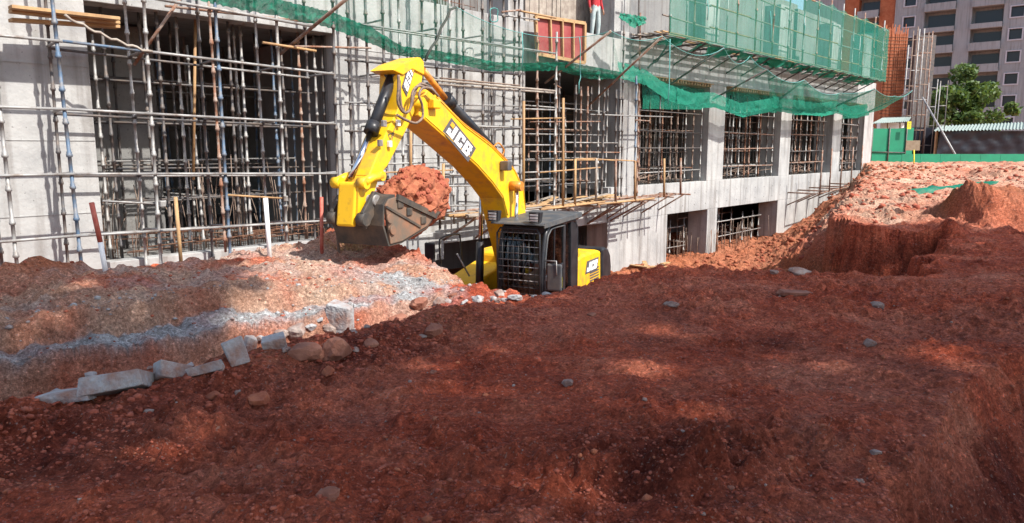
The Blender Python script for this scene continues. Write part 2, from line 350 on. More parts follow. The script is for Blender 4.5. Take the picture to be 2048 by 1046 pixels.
# what lies on the soil: cement slurry, pale dry crust, fresh orange spoil
ss = DF.x*XX+DF.y*YY; qs = NI.x*XX+NI.y*YY; wob = .22*fbm(ss,ss*0,.8,3,21)+.035*fbm(ss,qs,3.2,2,22); qw = qs+wob
cem = sst((qw-7.40)/.04)*sst((7.80-qw)/.04)*sst((6.6-ss)/.4)*np.clip(1.0+.4*fbm(XX,YY,3,3,80),0,1)
cem = np.maximum(cem, sst((fbm(XX,YY,1.6,5,81,.65)+.1)/.6)*.30*sst((qw-8.2)/.3)*sst((12.8-qw)/.8)*sst((7.2-ss)/1.2))
cem = np.maximum(cem, sst((fbm(XX,YY,1.6,4,83)+.25)/.35)*np.exp(-(((ss-6.6)/.9)**2+((qs-8.0)/.8)**2))*1.1)
cem = np.clip(cem, 0, 1)
pale = sst((YY-13)/2)*sst((XX-6.3)/1.5)*np.clip(.8+.45*fbm(XX,YY,.5,4,85),0,1)
pale = np.maximum(pale, .8*sst((qw-7.1)/.08)*sst((7.46-qw)/.04)*sst((6.8-ss)/.4)*np.clip(.8+.6*fbm(XX,YY,2,3,84),0,1))
pale = np.maximum(pale, .16*sst((fbm(XX,YY,.8,4,86))/.5)*sst((10-YY)/2)*sst((5.2-qs)/.5))
pale = np.maximum(pale, np.clip(.86+.55*fbm(XX,YY,1.3,5,87,.6),0,1)*sst((qw-7.72)/.08)*sst((12.8-qw)/.8)*sst((8.2-ss)/1.2))
pale = pale*(1-.9*np.exp(-(((XX-10.4)/1.8)**2+((YY-15.2)/1.6)**2)**2))*(1-.9*np.exp(-(((ss-2.75)/.8)**2+((qs-11.3)/.9)**2)))
fresh = np.maximum(sst((qs-9)/2)*sst((ss-9)/3)*sst((12.8-XX)/6), np.exp(-(((ss-2.75)/.8)**2+((qs-11.3)/.9)**2)*1.2))
fresh = np.maximum(fresh, .7*np.exp(-((qs-4.75)/.4)**2)*sst((5.4-ss)/1.5)*sst((fbm(XX,YY,1.5,3,88)+.2)/.4))
fresh = np.maximum(fresh, np.exp(-(((XX-10.4)/1.3)**2+((YY-15.4)/1.3)**2)))
inpit = sst((-.5-ZZ)/.5)*sst((YY-9)/1); pale = pale*(1-.85*inpit); fresh = np.maximum(fresh, .95*inpit)
damp_shade = np.exp(-(((qs-4.55)/.42)**2))*sst((4.9-ss)/1.2)
damp_shade = np.maximum(damp_shade, np.exp(-(((XX-.75)/.75)**2+((YY-3.45)/.5)**2)))
damp_shade = np.maximum(damp_shade, .8*np.exp(-(((XX+2.6)/1.5)**2+((YY-3.6)/.6)**2)))
damp_shade = np.maximum(damp_shade, sst((-ZZ-.12)/.25)*sst((XX-1)/.4)*sst((7-YY)/.5))  # gloom of the hole painted into the soil, darker with depth
damp_shade = np.maximum(damp_shade, .7*np.exp(-(((XX-2.0)/.6)**2+((YY-5.9)/.35)**2)))
damp_shade = np.maximum(damp_shade, .9*sst((YY-12.6)/.3)*sst((14.2-YY)/.3)*sst((XX-5.6)/.4)*sst((8.6-XX)/.5)*sst((-.12-ZZ)/.1))  # shadow on the notch face painted in as dark soil
damp_shade = np.clip(damp_shade*(1+.6*fbm(XX,YY,1.7,4,89)),0,1)*(1-cem)
at = me.attributes.new('soil_mix', 'FLOAT_COLOR', 'POINT')
at.data.foreach_set('color', np.stack([cem, pale, fresh, damp_shade], -1).reshape(-1).astype(np.float32))
g = bpy.data.materials.new('soil'); g.use_nodes = True; N, L = nodes(g); b = N['Principled BSDF']; b.inputs['Roughness'].default_value = .95; b.inputs['Specular IOR Level'].default_value = .15
tc = N.new('ShaderNodeTexCoord'); a_ = N.new('ShaderNodeAttribute'); a_.attribute_name = 'soil_mix'; sp = N.new('ShaderNodeSeparateColor'); L.new(a_.outputs['Color'], sp.inputs[0])
def nz(sc, det=6, ro=.65):
    n = N.new('ShaderNodeTexNoise'); n.inputs['Scale'].default_value = sc; n.inputs['Detail'].default_value = det; n.inputs['Roughness'].default_value = ro; L.new(tc.outputs['Object'], n.inputs['Vector']); return n.outputs['Fac']
def ramp(f, stops):
    r = N.new('ShaderNodeValToRGB'); els = r.color_ramp.elements
    while len(els) < len(stops): els.new(.5)
    for e_, (p, c) in zip(els, stops): e_.position = p; e_.color = (*c, 1)
    L.new(f, r.inputs[0]); return r.outputs[0]
def mix(f, a, b_, mode='MIX'):
    m = N.new('ShaderNodeMixRGB'); m.blend_type = mode
    (L.new(f, m.inputs[0]) if not isinstance(f, float) else setattr(m.inputs[0], 'default_value', f)); L.new(a, m.inputs[1]); L.new(b_, m.inputs[2]); return m.outputs[0]
base = ramp(nz(1.1, 9, .7), [(.32, (.26,.045,.022)), (.5, (.45,.098,.047)), (.68, (.56,.185,.105))])
fre = ramp(nz(2.5, 8), [(.3, (.25,.075,.034)), (.55, (.36,.125,.06)), (.75, (.45,.19,.10))])
pal = ramp(nz(1.3, 9, .7), [(.3, (.34,.165,.10)), (.5, (.48,.29,.20)), (.7, (.53,.38,.28))])
ce = ramp(nz(5, 8, .7), [(.3, (.22,.215,.21)), (.5, (.37,.37,.365)), (.7, (.47,.475,.47))])
colr = mix(sp.outputs[2], base, fre); colr = mix(sp.outputs[1], colr, pal); colr = mix(sp.outputs[0], colr, ce)
damp_shade_col = ramp(nz(3, 8, .7), [(.35, (.13,.024,.013)), (.6, (.25,.058,.03))])  # dark red shared by moist soil and the painted shade
colr = mix(a_.outputs['Alpha'], colr, damp_shade_col)
colr = mix(.92, colr, ramp(nz(21, 9, .85), [(.36, (.36,.32,.31)), (.46, (.80,.78,.77)), (.54, (1.08,1.08,1.08)), (.66, (1.7,1.72,1.75))]), 'MULTIPLY')
colr = mix(ramp(nz(48, 4, .6), [(.0, (0,0,0)), (.61, (0,0,0)), (.67, (.6,.6,.6))]), colr, ramp(nz(9, 3), [(.4, (.42,.27,.2)), (.6, (.30,.27,.25))]))
def cells(sc):
    v_ = N.new('ShaderNodeTexVoronoi'); v_.inputs['Scale'].default_value = sc; L.new(tc.outputs['Object'], v_.inputs['Vector']); s_ = N.new('ShaderNodeSeparateColor'); L.new(v_.outputs['Color'], s_.inputs[0]); return s_.outputs[0]
colr = mix(.48, colr, ramp(cells(34), [(.0, (.55,.52,.5)), (.5, (1,1,1)), (.93, (1.25,1.25,1.25)), (1.0, (1.9,2.0,2.05))]), 'MULTIPLY')
colr = mix(.5, colr, ramp(cells(85), [(.0, (.5,.47,.46)), (.5, (1,1,1)), (.94, (1.3,1.3,1.3)), (1.0, (2.1,2.2,2.2))]), 'MULTIPLY')
L.new(colr, b.inputs['Base Color'])
bp = N.new('ShaderNodeBump'); bp.inputs['Strength'].default_value = 1.0; bp.inputs['Distance'].default_value = .06; L.new(nz(18, 10, .78), bp.inputs['Height']); L.new(bp.outputs[0], b.inputs['Normal'])
me.materials.append(g); M['soil'] = g
ground = bpy.data.objects.new('ground', me); C.objects.link(ground); ground['kind'] = 'structure'
def hit(u, v, far=70):
    """where a photo direction meets the terrain"""
    d = ray(u, v).normalized(); t = np.concatenate([np.arange(2, 20, .01), np.arange(20, far, .05)])
    px, py, pz = d.x*t, d.y*t, CAM_H+d.z*t; k = np.argmax(pz < H(px, py)); return Vector((px[k], py[k], pz[k])), t[k]

# loose gravel and clods, beyond counting
def ico(sub=1):
    bm = bmesh.new(); bmesh.ops.create_icosphere(bm, subdivisions=sub, radius=1); v = np.array([p.co[:] for p in bm.verts]); f = [[p.index for p in q.verts] for q in bm.faces]; bm.free(); return v, f
IV, IF = ico(1)
def scatter(name, mt, n, gen, size, label, cat, spread=.55):
    P = gen(n); n = len(P); zz = H(P[:,0], P[:,1]); nv = len(IV); r = np.minimum(size*np.exp(RNG.normal(0, spread, n)), size*2.8)
    sc = np.stack([RNG.uniform(.7,1.3,n), RNG.uniform(.7,1.3,n), RNG.uniform(.45,.85,n)], -1)*r[:,None]; a = RNG.uniform(0, 2*PI, n); ca, sa = np.cos(a)[:,None], np.sin(a)[:,None]
    v = IV[None]*(1+RNG.uniform(-.3,.3,(n,nv,1)))*sc[:,None,:]; v = np.stack([v[...,0]*ca-v[...,1]*sa+P[:,0:1], v[...,0]*sa+v[...,1]*ca+P[:,1:2], v[...,2]+(zz+sc[:,2]*.1)[:,None]], -1).reshape(-1,3)
    f = (np.array(IF)[None]+(np.arange(n)*nv)[:,None,None]).reshape(-1).astype(np.int32); org = v.mean(0); me = bpy.data.meshes.new(name)
    me.vertices.add(len(v)); me.vertices.foreach_set('co', (v-org).ravel()); me.loops.add(len(f)); me.loops.foreach_set('vertex_index', f); k = len(f)//3
    me.polygons.add(k); me.polygons.foreach_set('loop_start', np.arange(0, 3*k, 3, dtype=np.int32)); me.polygons.foreach_set('loop_total', np.full(k, 3, dtype=np.int32)); me.update(calc_edges=True); me.materials.append(M[mt])
    o = bpy.data.objects.new(name, me); C.objects.link(o); o.location = org; return tag(o, label, cat, kind='stuff')
def gen_near(n):
    d = 2.6+RNG.random(n*3)**1.3*9; u = RNG.uniform(-.78,.78,n*3); P = np.stack([u*d, d], -1); q_ = NI.x*P[:,0]+NI.y*P[:,1]
    return P[(q_ < 5.6)][:n]
def gen_band(s0, s1, q0, q1):
    def f(n):
        s_ = RNG.uniform(s0, s1, n); q_ = RNG.uniform(q0, q1, n); return np.stack([DF.x*s_+NI.x*q_, DF.y*s_+NI.y*q_], -1)
    return f
scatter('soil_crumbs', 'crumb', 26000, gen_near, .0048, 'fine red soil crumbs covering the shaded foreground', 'soil crumbs', .6)
scatter('soil_clods', 'dirt_clod', 700, gen_near, .009, 'small red earth clods strewn over the shaded foreground', 'clods')
scatter('gravel', 'rock_grey', 380, gen_near, .005, 'small grey gravel bits strewn over the shaded red foreground', 'gravel')
scatter('bank_clods', 'crumb', 2600, gen_band(1.2,8.0,5.2,12.4), .010, 'broken red clods on the spoil bank beside the trench', 'clods')
scatter('bank_rubble', 'chunk_grey', 420, gen_band(1.2,7.6,7.4,8.4), .012, 'crumbs of grey cement on the spoil bank', 'rubble')
scatter('trench_rubble', 'chunk_grey', 150, gen_band(1.0,7.2,5.35,7.2), .04, 'small broken concrete bits lying in the trench', 'rubble')
scatter('ridge_clods', 'crumb', 2600, gen_band(.8,6.2,4.2,5.3), .010, 'red clods along the near lip of the trench', 'clods')
scatter('slope_clods', 'crumb', 3000, gen_band(13.5,44,4.2,11.5), .035, 'red clods over the sunlit slope between pit and far fence', 'clods')
scatter('pit_clods', 'dirt_clod', 1500, gen_band(17,42,9,13.3), .05, 'red clods on the sunlit soil under the basement wall', 'clods')

# ------------------------------------------------------------------ the concrete building under construction
QW = 13.8
bld = thing('concrete_building', (24, QW, -2.6), 'long unfinished concrete building with deep open bays and basement openings', 'building', frame=FAC)
def bx(name, a, b, m='concrete', bev=.012, **k): return MB().box(a, b).build(name, m, bld, FAC, bevel=bev, **k)
B1 = (S(213, QW, 535), 9.42); WB = (9.42, 15.64); B2 = (15.64, 20.3)
COLS = [(20.3,21.4),(26.4,27.75),(33.3,34.5),(40.0,41.3),(45.0,46.6)]
ZT = 4.03; ZS = .32; ZB = -.8; Z1 = 5.06
bx('wall', (-4,QW,-1), (B1[0],QW+.9,9)); bx('beam', (B1[0]+.003,QW+.004,ZT), (B1[1]-.003,QW+.5,Z1+1.6))
w_ = bx('wall', (WB[0],QW,ZB), (WB[1],QW+.32,Z1)); bx('wall', (WB[0]+.003,QW+.323,-.6), (WB[0]+.3,QW+3.4,ZT-.003), 'concrete_raw_dim')
bx('wall', (B1[0]+.002,QW+2.2,-.6), (6.5,QW+2.5,ZT-.003), 'concrete_raw_dim'); bx('wall', (B1[0]-.2,QW+.903,-.6), (B1[0]+.0,QW+2.5,ZT-.003), 'concrete_raw_dim')
bx('beam', (B2[0]+.003,QW+.002,3.9), (B2[1]-.003,QW+.32,Z1)); bx('beam', (12.2,QW+.004,ZB-.02), (19.72,QW+.4,-.12))
bx('plinth', (B1[0]+.003,QW-.18,-.95), (B1[1]-.003,QW+.15,-.36)); bx('plinth', (B1[1]+.003,QW-.12,-1.2), (12.4,QW-.003,-.5))
# floors and ceilings
bx('floor_slab', (-4,QW+.05,-.62), (B2[1]-.003,22,-.44), 'concrete_raw_dim'); bx('floor_slab', (B2[1],QW+.303,.02), (46.55,22,.24), 'concrete_raw_dim')
bx('ceiling_slab', (-4,QW+.51,ZT+.05), (46.55,22,ZT+.28), 'concrete_raw_dim')
bx('wall', (-4,22.003,-3.2), (46.6,22.3,ZT+.3), 'concrete_raw_dim'); bx('wall', (9.6,18.2,-3.2), (46.5,18.4,-.63), 'concrete_raw_dim')
bx('wall', (9.4,QW+.41,-3.2), (9.6,18.2,-.63), 'concrete_raw_dim')
# sill wall, basement walls, columns, fascia
bx('wall', (19.75,QW,-3.4), (23.53,QW+.85,ZB-.003)); bx('column', (26.6,QW,-3.4), (27.43,QW+.85,ZB-.003)); bx('wall', (33.4,QW,-3.4), (46.6,QW+.85,ZB-.003))
bx('parapet', (19.75,QW-.004,ZB), (46.6,QW+.3,ZS)); bx('column', (18.6,QW+.9,-3.4), (19.3,QW+1.6,-.63), 'concrete_raw_dim')
bx('wall', (B2[1],QW+.003,ZS-.5), (B2[1]+.28,QW+1.9,ZT), 'concrete')
for i, (a, b) in enumerate(COLS):
    bx('column', (a+(.281 if i == 0 else 0),QW,ZS), (b,QW+.95,ZT)); bx('upper_column', (a+.1,QW+.35,5.34), (b-.15,QW+1.1,8.0 if i else 8.6))
bx('fascia', (20.3,QW-.006,ZT), (46.6,QW+.3,5.32)); bx('floor_slab', (20.3,QW+.303,5.1), (46.55,22,5.3), 'concrete_raw_dim'); bx('floor_slab', (-4,QW+.505,Z1-.24), (20.29,22,Z1-.02), 'concrete_raw_dim')
bx('wall', (20.41,18.6,5.3), (31,18.9,11), 'concrete_raw_dim'); bx('wall', (31.003,18.6,5.3), (46.4,18.9,10.3), 'concrete_raw_dim'); bx('wall', (40.5,16.2,5.3), (46.4,16.4,9.0), 'concrete_raw_dim'); bx('wall', (46.25,QW+.96,.24), (46.58,22,ZT+.04), 'concrete_raw_dim'); bx('wall', (-4,19,Z1), (20.4,19.3,11), 'concrete_raw_dim')
bx('upper_column', (S(1014,14.5,15),14.45,Z1), (S(1044,14.5,15),15.3,9)); bx('upper_column', (S(1236,14.6,20),14.6,Z1), (S(1262,14.6,20),15.5,9), 'concrete_raw_dim')
# board-marked shuttering standing on the slab behind the person
x = S(1050, 15.6, 20)
while x < S(1240, 15.6, 20):
    wd = random.uniform(.16,.3); MB().box((x,15.6+random.uniform(-.03,.03),Z1), (x+wd-.02,15.66,8.6+random.uniform(-.3,.3)), .006).build('shutter_plank', 'old_plank', bld, FAC); x += wd
# joist ends under the fascia
mb = MB(); x = 21.6
while x < 44.8:
    if not any(a-.1 < x < b+.1 for a, b in COLS): mb.box((x,QW-.12,ZT-.13), (x+.07,QW+.5,ZT-.02), .008)
    x += random.uniform(.15,.24)
mb.build('joist_ends', 'timber', bld, FAC, kind='stuff')
for a, b in zip(COLS[:-1], COLS[1:]): MB().box((a[1]+.02,QW-.16,ZT-.03), (b[0]-.02,QW-.02,ZT-.006), .004).build('formwork_board', 'timber', bld, FAC)
# cracks of casting joints: shallow proud battens of formwork lines on the big wall
for zz in (.5,1.72,2.94): bx('casting_joint', (-3.9,QW-.012,zz), (B1[0]-.01,QW-.001,zz+.014), bev=0)
for zz in (.15,1.35,2.55,3.75): bx('casting_joint', (WB[0]+.01,QW-.012,zz), (WB[1]-.01,QW-.001,zz+.014), bev=0)
for xx in (11.0,12.6,14.1): bx('casting_joint', (xx,QW-.009,ZB+.02), (xx+.01,QW-.001,Z1-.02), bev=0)
for xx in np.arange(22.6, 46, 2.44): bx('casting_joint', (xx,QW-.012,ZB+.02), (xx+.012,QW-.0055,ZS-.02), bev=0)
# tie-rod holes
mb = MB()
for zz in (-.55,-.1): 
    for xx in np.arange(21, 46, .9): mb.tube([(xx,QW-.008,zz),(xx,QW+.02,zz)], .022, 6)
for zz in (.4,2.2,4.0):
    for xx in np.arange(9.8, 15.5, 1.2): mb.tube([(xx,QW-.004,zz),(xx,QW+.02,zz)], .02, 6)
mb.build('tie_rod_plugs', 'tube_dark', bld, FAC, kind='stuff')

def rebars(name, parent, spots, r=.008, m='rebar', frame=FAC, bend=.08, kind='stuff'):
    mb = MB()
    for s_, q_, z0, z1 in spots:
        dx, dy = random.gauss(0, bend), random.gauss(0, bend); mb.tube([(s_,q_,z0),(s_+dx*.3,q_+dy*.3,(z0+z1)/2),(s_+dx,q_+dy,z1)], r, 4)
    return mb.build(name, m, parent, frame, kind=kind)
U = random.uniform
# starter bars and fallen bars inside the bays
rebars('starter_bars', bld, [(U(4.7,9.2),U(14.0,15.6),-.45,U(.1,1.5)) for _ in range(60)], .009, 'rebar_light', bend=.14)
mb = MB()
for i in range(26): z = U(-.4,-.02); q0 = U(13.95,14.9); a = U(4.6,8); mb.tube([(a,q0,z),(a+U(.6,2.4),q0+U(-.2,.2),z+U(-.06,.08))], .009, 4)
for i in range(70): a = U(4.6,9.3); q0 = U(13.95,14.8); mb.tube([(a,q0,-.44),(a,q0,U(-.2,.1))], .007, 4)
mb.build('rebar_mat', 'rebar', bld, FAC, kind='stuff')
for (a, b), n in zip([(21.5,26.3),(27.85,33.2),(34.6,39.9),(41.4,44.9)], [90,90,70,45]):
    rebars('starter_bars', bld, [(U(a,b),U(14.3,18.5),.2,U(1.0,3.4)) for _ in range(n)], .014, 'tube_dark', bend=.06)
    mb = MB()
    for i in range(30): x0 = U(a,b-1); q0 = U(14.2,15.5); mb.tube([(x0,q0,U(.3,.6)),(x0+U(.4,1.6),q0+U(-.3,.3),U(.3,.75))], .014, 4)
    mb.build('fallen_bars', 'rebar_light', bld, FAC, kind='stuff')
rebars('starter_bars', bld, [(U(16,20),U(14.5,16),-2.9,U(-1.6,-1.3)) for _ in range(60)], .012, 'rebar_light', bend=.04)
rebars('starter_bars', bld, [(U(23.7,33),U(13.9,14.7),-2.8,U(-2.0,-1.4)) for _ in range(60)], .011, 'rebar_light', bend=.05)
rebars('starter_bars', bld, [(U(26.6,27.5),U(13.5,13.75),-2.8,U(-1.9,-1.6)) for _ in range(9)], .011, 'rebar', bend=.03)
rebars('column_bars', bld, [(U(12.6,14.9),U(14.3,15.2),Z1,U(6.5,8)) for _ in range(34)], .012, 'rebar', bend=.05)
for zz in (5.3,5.6,5.9,6.2): MB().tube([(12.6,14.3,zz),(13.2,14.35,zz+.02),(14.2,14.3,zz-.03)], .01, 4).build('tie_bar', 'rebar', bld, FAC)
# heaps of boards and bars lying in the second bay
for i in range(22):
    a = U(15.9,19.6); z = -.42+.02*i*U(.2,1); MB().bar((a,U(13.95,15.2),z),(a+U(.7,1.8),U(13.95,15.2),z+U(-.02,.25)), .14, .03).build('loose_board', random.choice(['timber','old_plank']), bld, FAC)

# ------------------------------------------------------------------ scaffolds
CUPM = {}
def std_mesh(L, m, r, pitch):
    k = (round(L*2), m, r, pitch)
    if k not in CUPM:
        L = round(L*2)/2; pts = [(0,r)]; z = pitch*.5
        while z < L-.1:
            pts += [(z-.045,r),(z-.035,r*1.6),(z,r*1.65),(z+.012,r*1.3),(z+.045,r*1.35),(z+.05,r)]; z += pitch
        pts.append((L,r)); mb = MB(); mb.tube([(0,0,p[0]) for p in pts], [p[1] for p in pts], 6)
        me = bpy.data.meshes.new('standard'); me.from_pydata(mb.v, [], mb.f); me.polygons.foreach_set('use_smooth', mb.sm); me.materials.append(M[m]); CUPM[k] = me
    return CUPM[k]
def standard(p, s, q, z0, z1, m='tube_grey', r=.026, pitch=.5, tilt=.006):
    return inst('standard', std_mesh(z1-z0, m, r, pitch), p, (s, q, z0), rot=(random.gauss(0,tilt), random.gauss(0,tilt), U(0,6)))
def ledger(p, a, b, m='tube_grey', r=.024, name='ledger'):
    o = MB().tube([a, b], r, 6).build(name, m, p, FAC); return o
TM = ['tube_grey','tube_grey','tube_dark','tube_blue','tube_rust']
def tm(): return random.choice(TM)
# --- first bay: two rows of cup-lock standards in front of the wall
sc1 = thing('tube_scaffold', fs(400,500,12.9), 'tall cup-lock tube scaffold across the widest dark bay at left', 'scaffold', frame=FAC)
QF, QR = 12.9, 13.55
FR = [(143,['tube_blue']),(305,['bamboo']),(448,['tube_blue']),(565,['tube_blue']),(671,['tube_dark'])]
fm = ['tube_blue','tube_grey','tube_blue','tube_grey','tube_dark']
for (u, _), m_ in zip(FR, fm): standard(sc1, S(u,QF), QF, -.75, 6.25, m_, .028)
standard(sc1, S(440,QF), QF+.02, -.3, 6.2, 'tube_rust', .026)
for u, m_ in zip((114,275,412,527,623), ('tube_dark','tube_grey','tube_dark','tube_grey','tube_dark')): standard(sc1, S(u,QR), QR, -.7, 6.3, m_, .027)
standard(sc1, S(10,QF), QF, -.75, 6.25, 'tube_grey', .028); standard(sc1, S(-20,QR), QR, -.75, 6.25, 'tube_dark', .028)
SL = S(-60, QF)
for (ya, yb, m_) in ((85,149,'tube_grey'),(219,248,'tube_grey'),(348,347,'tube_grey'),(472,440,'tube_grey')):
    a = fs(143,ya,QF); b = fs(671,yb,QF); k = (b.z-a.z)/(b.x-a.x)
    xs = [S(143,QF),S(305,QF),S(448,QF),S(565,QF),S(671,QF)]
    for i in range(4): ledger(sc1, (xs[i],QF-.035,a.z+k*(xs[i]-a.x)), (xs[i+1],QF-.035,a.z+k*(xs[i+1]-a.x)), 'tube_blue' if (ya == 85 and i in (0,)) or (ya == 149) else 'tube_grey', .025)
    ledger(sc1, (SL,QF-.03,a.z), (xs[0],QF-.035,a.z), 'tube_grey', .025)
    xr = [S(114,QR),S(275,QR),S(412,QR),S(527,QR),S(623,QR)]
    for i in range(4): ledger(sc1, (xr[i],QR-.03,a.z+k*(xr[i]-a.x)-.05), (xr[i+1],QR-.03,a.z+k*(xr[i+1]-a.x)-.05), random.choice(['tube_grey','tube_dark']), .023)
    for s0, s1 in zip(xs, xr): ledger(sc1, (s0,QF,a.z+k*(s0-a.x)+.03), (s1,QR,a.z+k*(s1-a.x)-.02), 'tube_grey', .022, 'transom')
for u, m_ in ((227,'tube_dark'),(369,'tube_grey'),(493,'tube_grey'),(576,'tube_dark'),(605,'tube_rust'),(638,'tube_grey'),(651,'tube_dark')): standard(sc1, S(u,14.25), 14.25, -.4, 4.0, m_, .027)
for u in (330,470): standard(sc1, S(u,14.05), 14.05, -.4, 4.0, 'tube_dark', .027)
ledger(sc1, fs(300,-5,QF-.05), fs(630,53,QF-.05), 'tube_grey', .03); ledger(sc1, fs(330,12,QR), fs(630,45,QR), 'tube_rust', .025)
ledger(sc1, fs(525,85,QF-.06), fs(632,102,QF-.06), 'bamboo', .026); ledger(sc1, fs(560,92,QF), fs(742,96,QF), 'tube_rust', .022)
ledger(sc1, fs(205,402,QF+.1), fs(328,408,QF+.1), 'tube_grey', .018); ledger(sc1, fs(455,390,QF), fs(572,397,QF), 'bamboo', .02)
ledger(sc1, fs(362,-5,QF), fs(268,130,QR), 'tube_rust', .03, 'brace')
ledger(sc1, fs(391,20,14.3), fs(387,360,14.3), 'bamboo', .03, 'bamboo_pole')
# couplers
for u, v in ((571,397),(325,408)): MB().box(fs(u,v,QF-.06)-Vector((.05,.04,.05)), fs(u,v,QF-.06)+Vector((.05,.04,.05)), .012).build('coupler', 'tube_grey', sc1, FAC, bevel=.015)
# twisted rope and plank stack at the very left
mb = MB(); a = fs(130,32,QF-.1); b = fs(305,105,QF-.05); mb.tube([a.lerp(b,i/16)+Vector((0,.015*math.sin(i*2),.02*math.cos(i*2)-.05*math.sin(PI*i/16))) for i in range(17)], .022, 5); mb.build('twisted_cloth_rope', 'old_plank', None, FAC, label='twisted grey cloth rope slung between the leftmost scaffold standards', cat='rope')
for k_, (y0, y1) in enumerate(((22,38),(30,46),(48,54))):
    a = fs(20,y0-8,QF+.1+.2*k_); b = fs(236,y1,QF+.1+.2*k_)
    MB().bar(a, b, .2, .05).build('scaffold_plank', 'timber', None, FAC, bevel=.004, label=['uppermost pale timber plank on the scaffold at top left','middle pale timber plank on the scaffold at top left','lowest pale timber plank on the scaffold at top left'][k_], cat='plank', group='planks at top left')

def shoring(label, s0, s1, qs, z0, z1, dx, lifts, mats=TM, r=.024, pitch=.5, skip=0, name='shoring_scaffold', lm=('tube_grey','tube_dark','tube_rust')):
    t = thing(name, ((s0+s1)/2, qs[0], z0), label, 'scaffold', frame=FAC); n = max(1, round((s1-s0)/dx)); xs = [s0+(s1-s0)*i/n for i in range(n+1)]
    for q in qs:
        xo = [x+U(-.12,.12) for x in xs]
        for x in xo:
            if random.random() >= skip: standard(t, x, q+U(-.08,.08), z0, z1+U(-.3,0), random.choice(mats), r, pitch, .008)
        for z in lifts:
            zz = z+U(-.1,.1); ledger(t, (xo[0],q-.04,zz), (xo[-1],q-.04,zz+U(-.05,.05)), random.choice(lm), r*.9)
    for x in xs[::2]:
        for z in lifts[::2]: ledger(t, (x,qs[0],z+.05), (x,qs[-1],z+.05), random.choice(lm), r*.9, 'transom')
    return t
shoring('dense tube shoring inside the widest dark bay behind the front scaffold', 4.9, 9.1, [14.4,15.1,15.9,16.8,17.8,19.0], -.44, 4.0, .8, [.6,1.3,2.1,2.9], ['tube_grey','tube_dark','tube_dark','tube_blue'], skip=.1, lm=('tube_grey','tube_dark'))
shoring('tube shoring standing inside the dark bay behind the excavator cab', 15.9, 20.0, [14.2,15.0,16.0,17.2,18.5,19.8], -.44, 3.6, .8, [.5,1.3,2.1,2.9], skip=.1)
shoring('dense rusty shoring filling the first bay right of the yellow excavator', 21.7, 26.2, [14.1,15.0,16.2,17.6], .24, 3.95, .5, [.8,1.5,2.2,2.9], ['tube_dark','rebar','tube_rust','tube_grey','rebar_light'], .026)
shoring('dense rusty shoring filling the second bay right of the yellow excavator', 28.0, 33.1, [14.1,15.2,16.5,18.0], .24, 3.95, .55, [.8,1.5,2.2,2.9], ['tube_dark','rebar','tube_rust','tube_grey','rebar_light'], .028)
shoring('dense rusty shoring filling the second bay from the far corner', 34.7, 39.8, [14.1,15.4,17.0], .24, 3.95, .6, [.8,1.5,2.2,2.9], ['tube_dark','rebar','tube_rust','tube_grey','rebar_light'], .03)
shoring('dense rusty shoring filling the narrow bay at the far corner', 41.5, 44.8, [14.1,15.6,17.2], .24, 3.95, .8, [.8,1.5,2.2,2.9], ['tube_dark','rebar','tube_rust','tube_grey','rebar_light'], .032)
shoring('grey tube shoring inside the smaller basement opening', 23.9, 26.3, [14.6,15.9], -2.7, -.75, 1.0, [-2.2,-1.5], ['tube_grey'], .026, lm=('tube_grey',))
shoring('grey tube shoring inside the wider basement opening', 27.8, 33.0, [14.4,15.8], -2.7, -.75, 1.1, [-2.1,-1.4], ['tube_grey'], .028, lm=('tube_grey',))
# --- scaffold in front of the sunlit wall
sc2 = thing('tube_scaffold', fs(930,440,13.0), 'tube scaffold standing against the big sunlit concrete wall', 'scaffold', frame=FAC)
for u, q, z1, m_ in ((739,13.3,6.5,'tube_dark'),(771,12.95,6.5,'tube_dark'),(843,13.3,6.5,'tube_dark'),(876,12.95,6.5,'tube_dark'),(930,13.3,6.5,'tube_dark'),(965,12.95,6.5,'tube_dark'),(1006,13.3,6.5,'tube_dark'),(1041,12.95,6.5,'tube_dark'),(1076,13.3,4.9,'tube_rust'),(1110,12.95,4.6,'tube_grey')):
    standard(sc2, S(u,q,200), q, -.3, z1, m_, .03)
for u in (700,805,905,985,1025): standard(sc2, S(u,13.5,200), 13.5, -.3, 6.4, random.choice(['tube_dark','tube_grey']), .028)
QA, QB = 12.92, 13.3
def led2(u0,v0,u1,v1,q,m_='tube_grey',r=.024): return ledger(sc2, fs(u0,v0,q), fs(u1,v1,q), m_, r)
led2(718,48,1112,107,QA); led2(700,50,1080,104,QB); led2(742,153,776,150,QA)
led2(846,158,1110,182,QA,'old_plank',.03); led2(846,166,1110,186,QB,'old_plank',.028); led2(880,156,1040,171,QA-.1,'rebar_light',.02)
led2(943,252,1041,255,QA); led2(1050,218,1112,220,QA); led2(1022,238,1130,236,QA-.1,'bamboo',.02)
led2(812,290,1041,293,QA); led2(1048,290,1108,290,QA); led2(720,347,905,340,QA-.1,'bamboo',.02); led2(863,347,968,352,QA); led2(830,373,968,371,QA); led2(700,413,968,411,QA)
led2(690,205,1041,212,13.45); led2(690,120,1041,150,13.45,'tube_dark'); led2(700,330,960,322,13.45); led2(690,262,850,265,13.4,'tube_dark')
led2(1003,24,1041,20,QA,'tube_rust',.025); led2(1041,22,1112,36,QA,'bamboo',.026); led2(1003,30,1078,40,QB,'tube_grey')
led2(1048,360,1105,357,QA); led2(1048,345,1105,343,QB)
for s_ in (S(876,QA,200), S(965,QA,200), S(1041,QA,200), S(771,QA,200)):
    for z in (.25,1.15,2.1,3.2,4.3): ledger(sc2, (s_,QA,z), (s_-.02,QW-.02,z-.02), 'tube_grey', .022, 'transom')
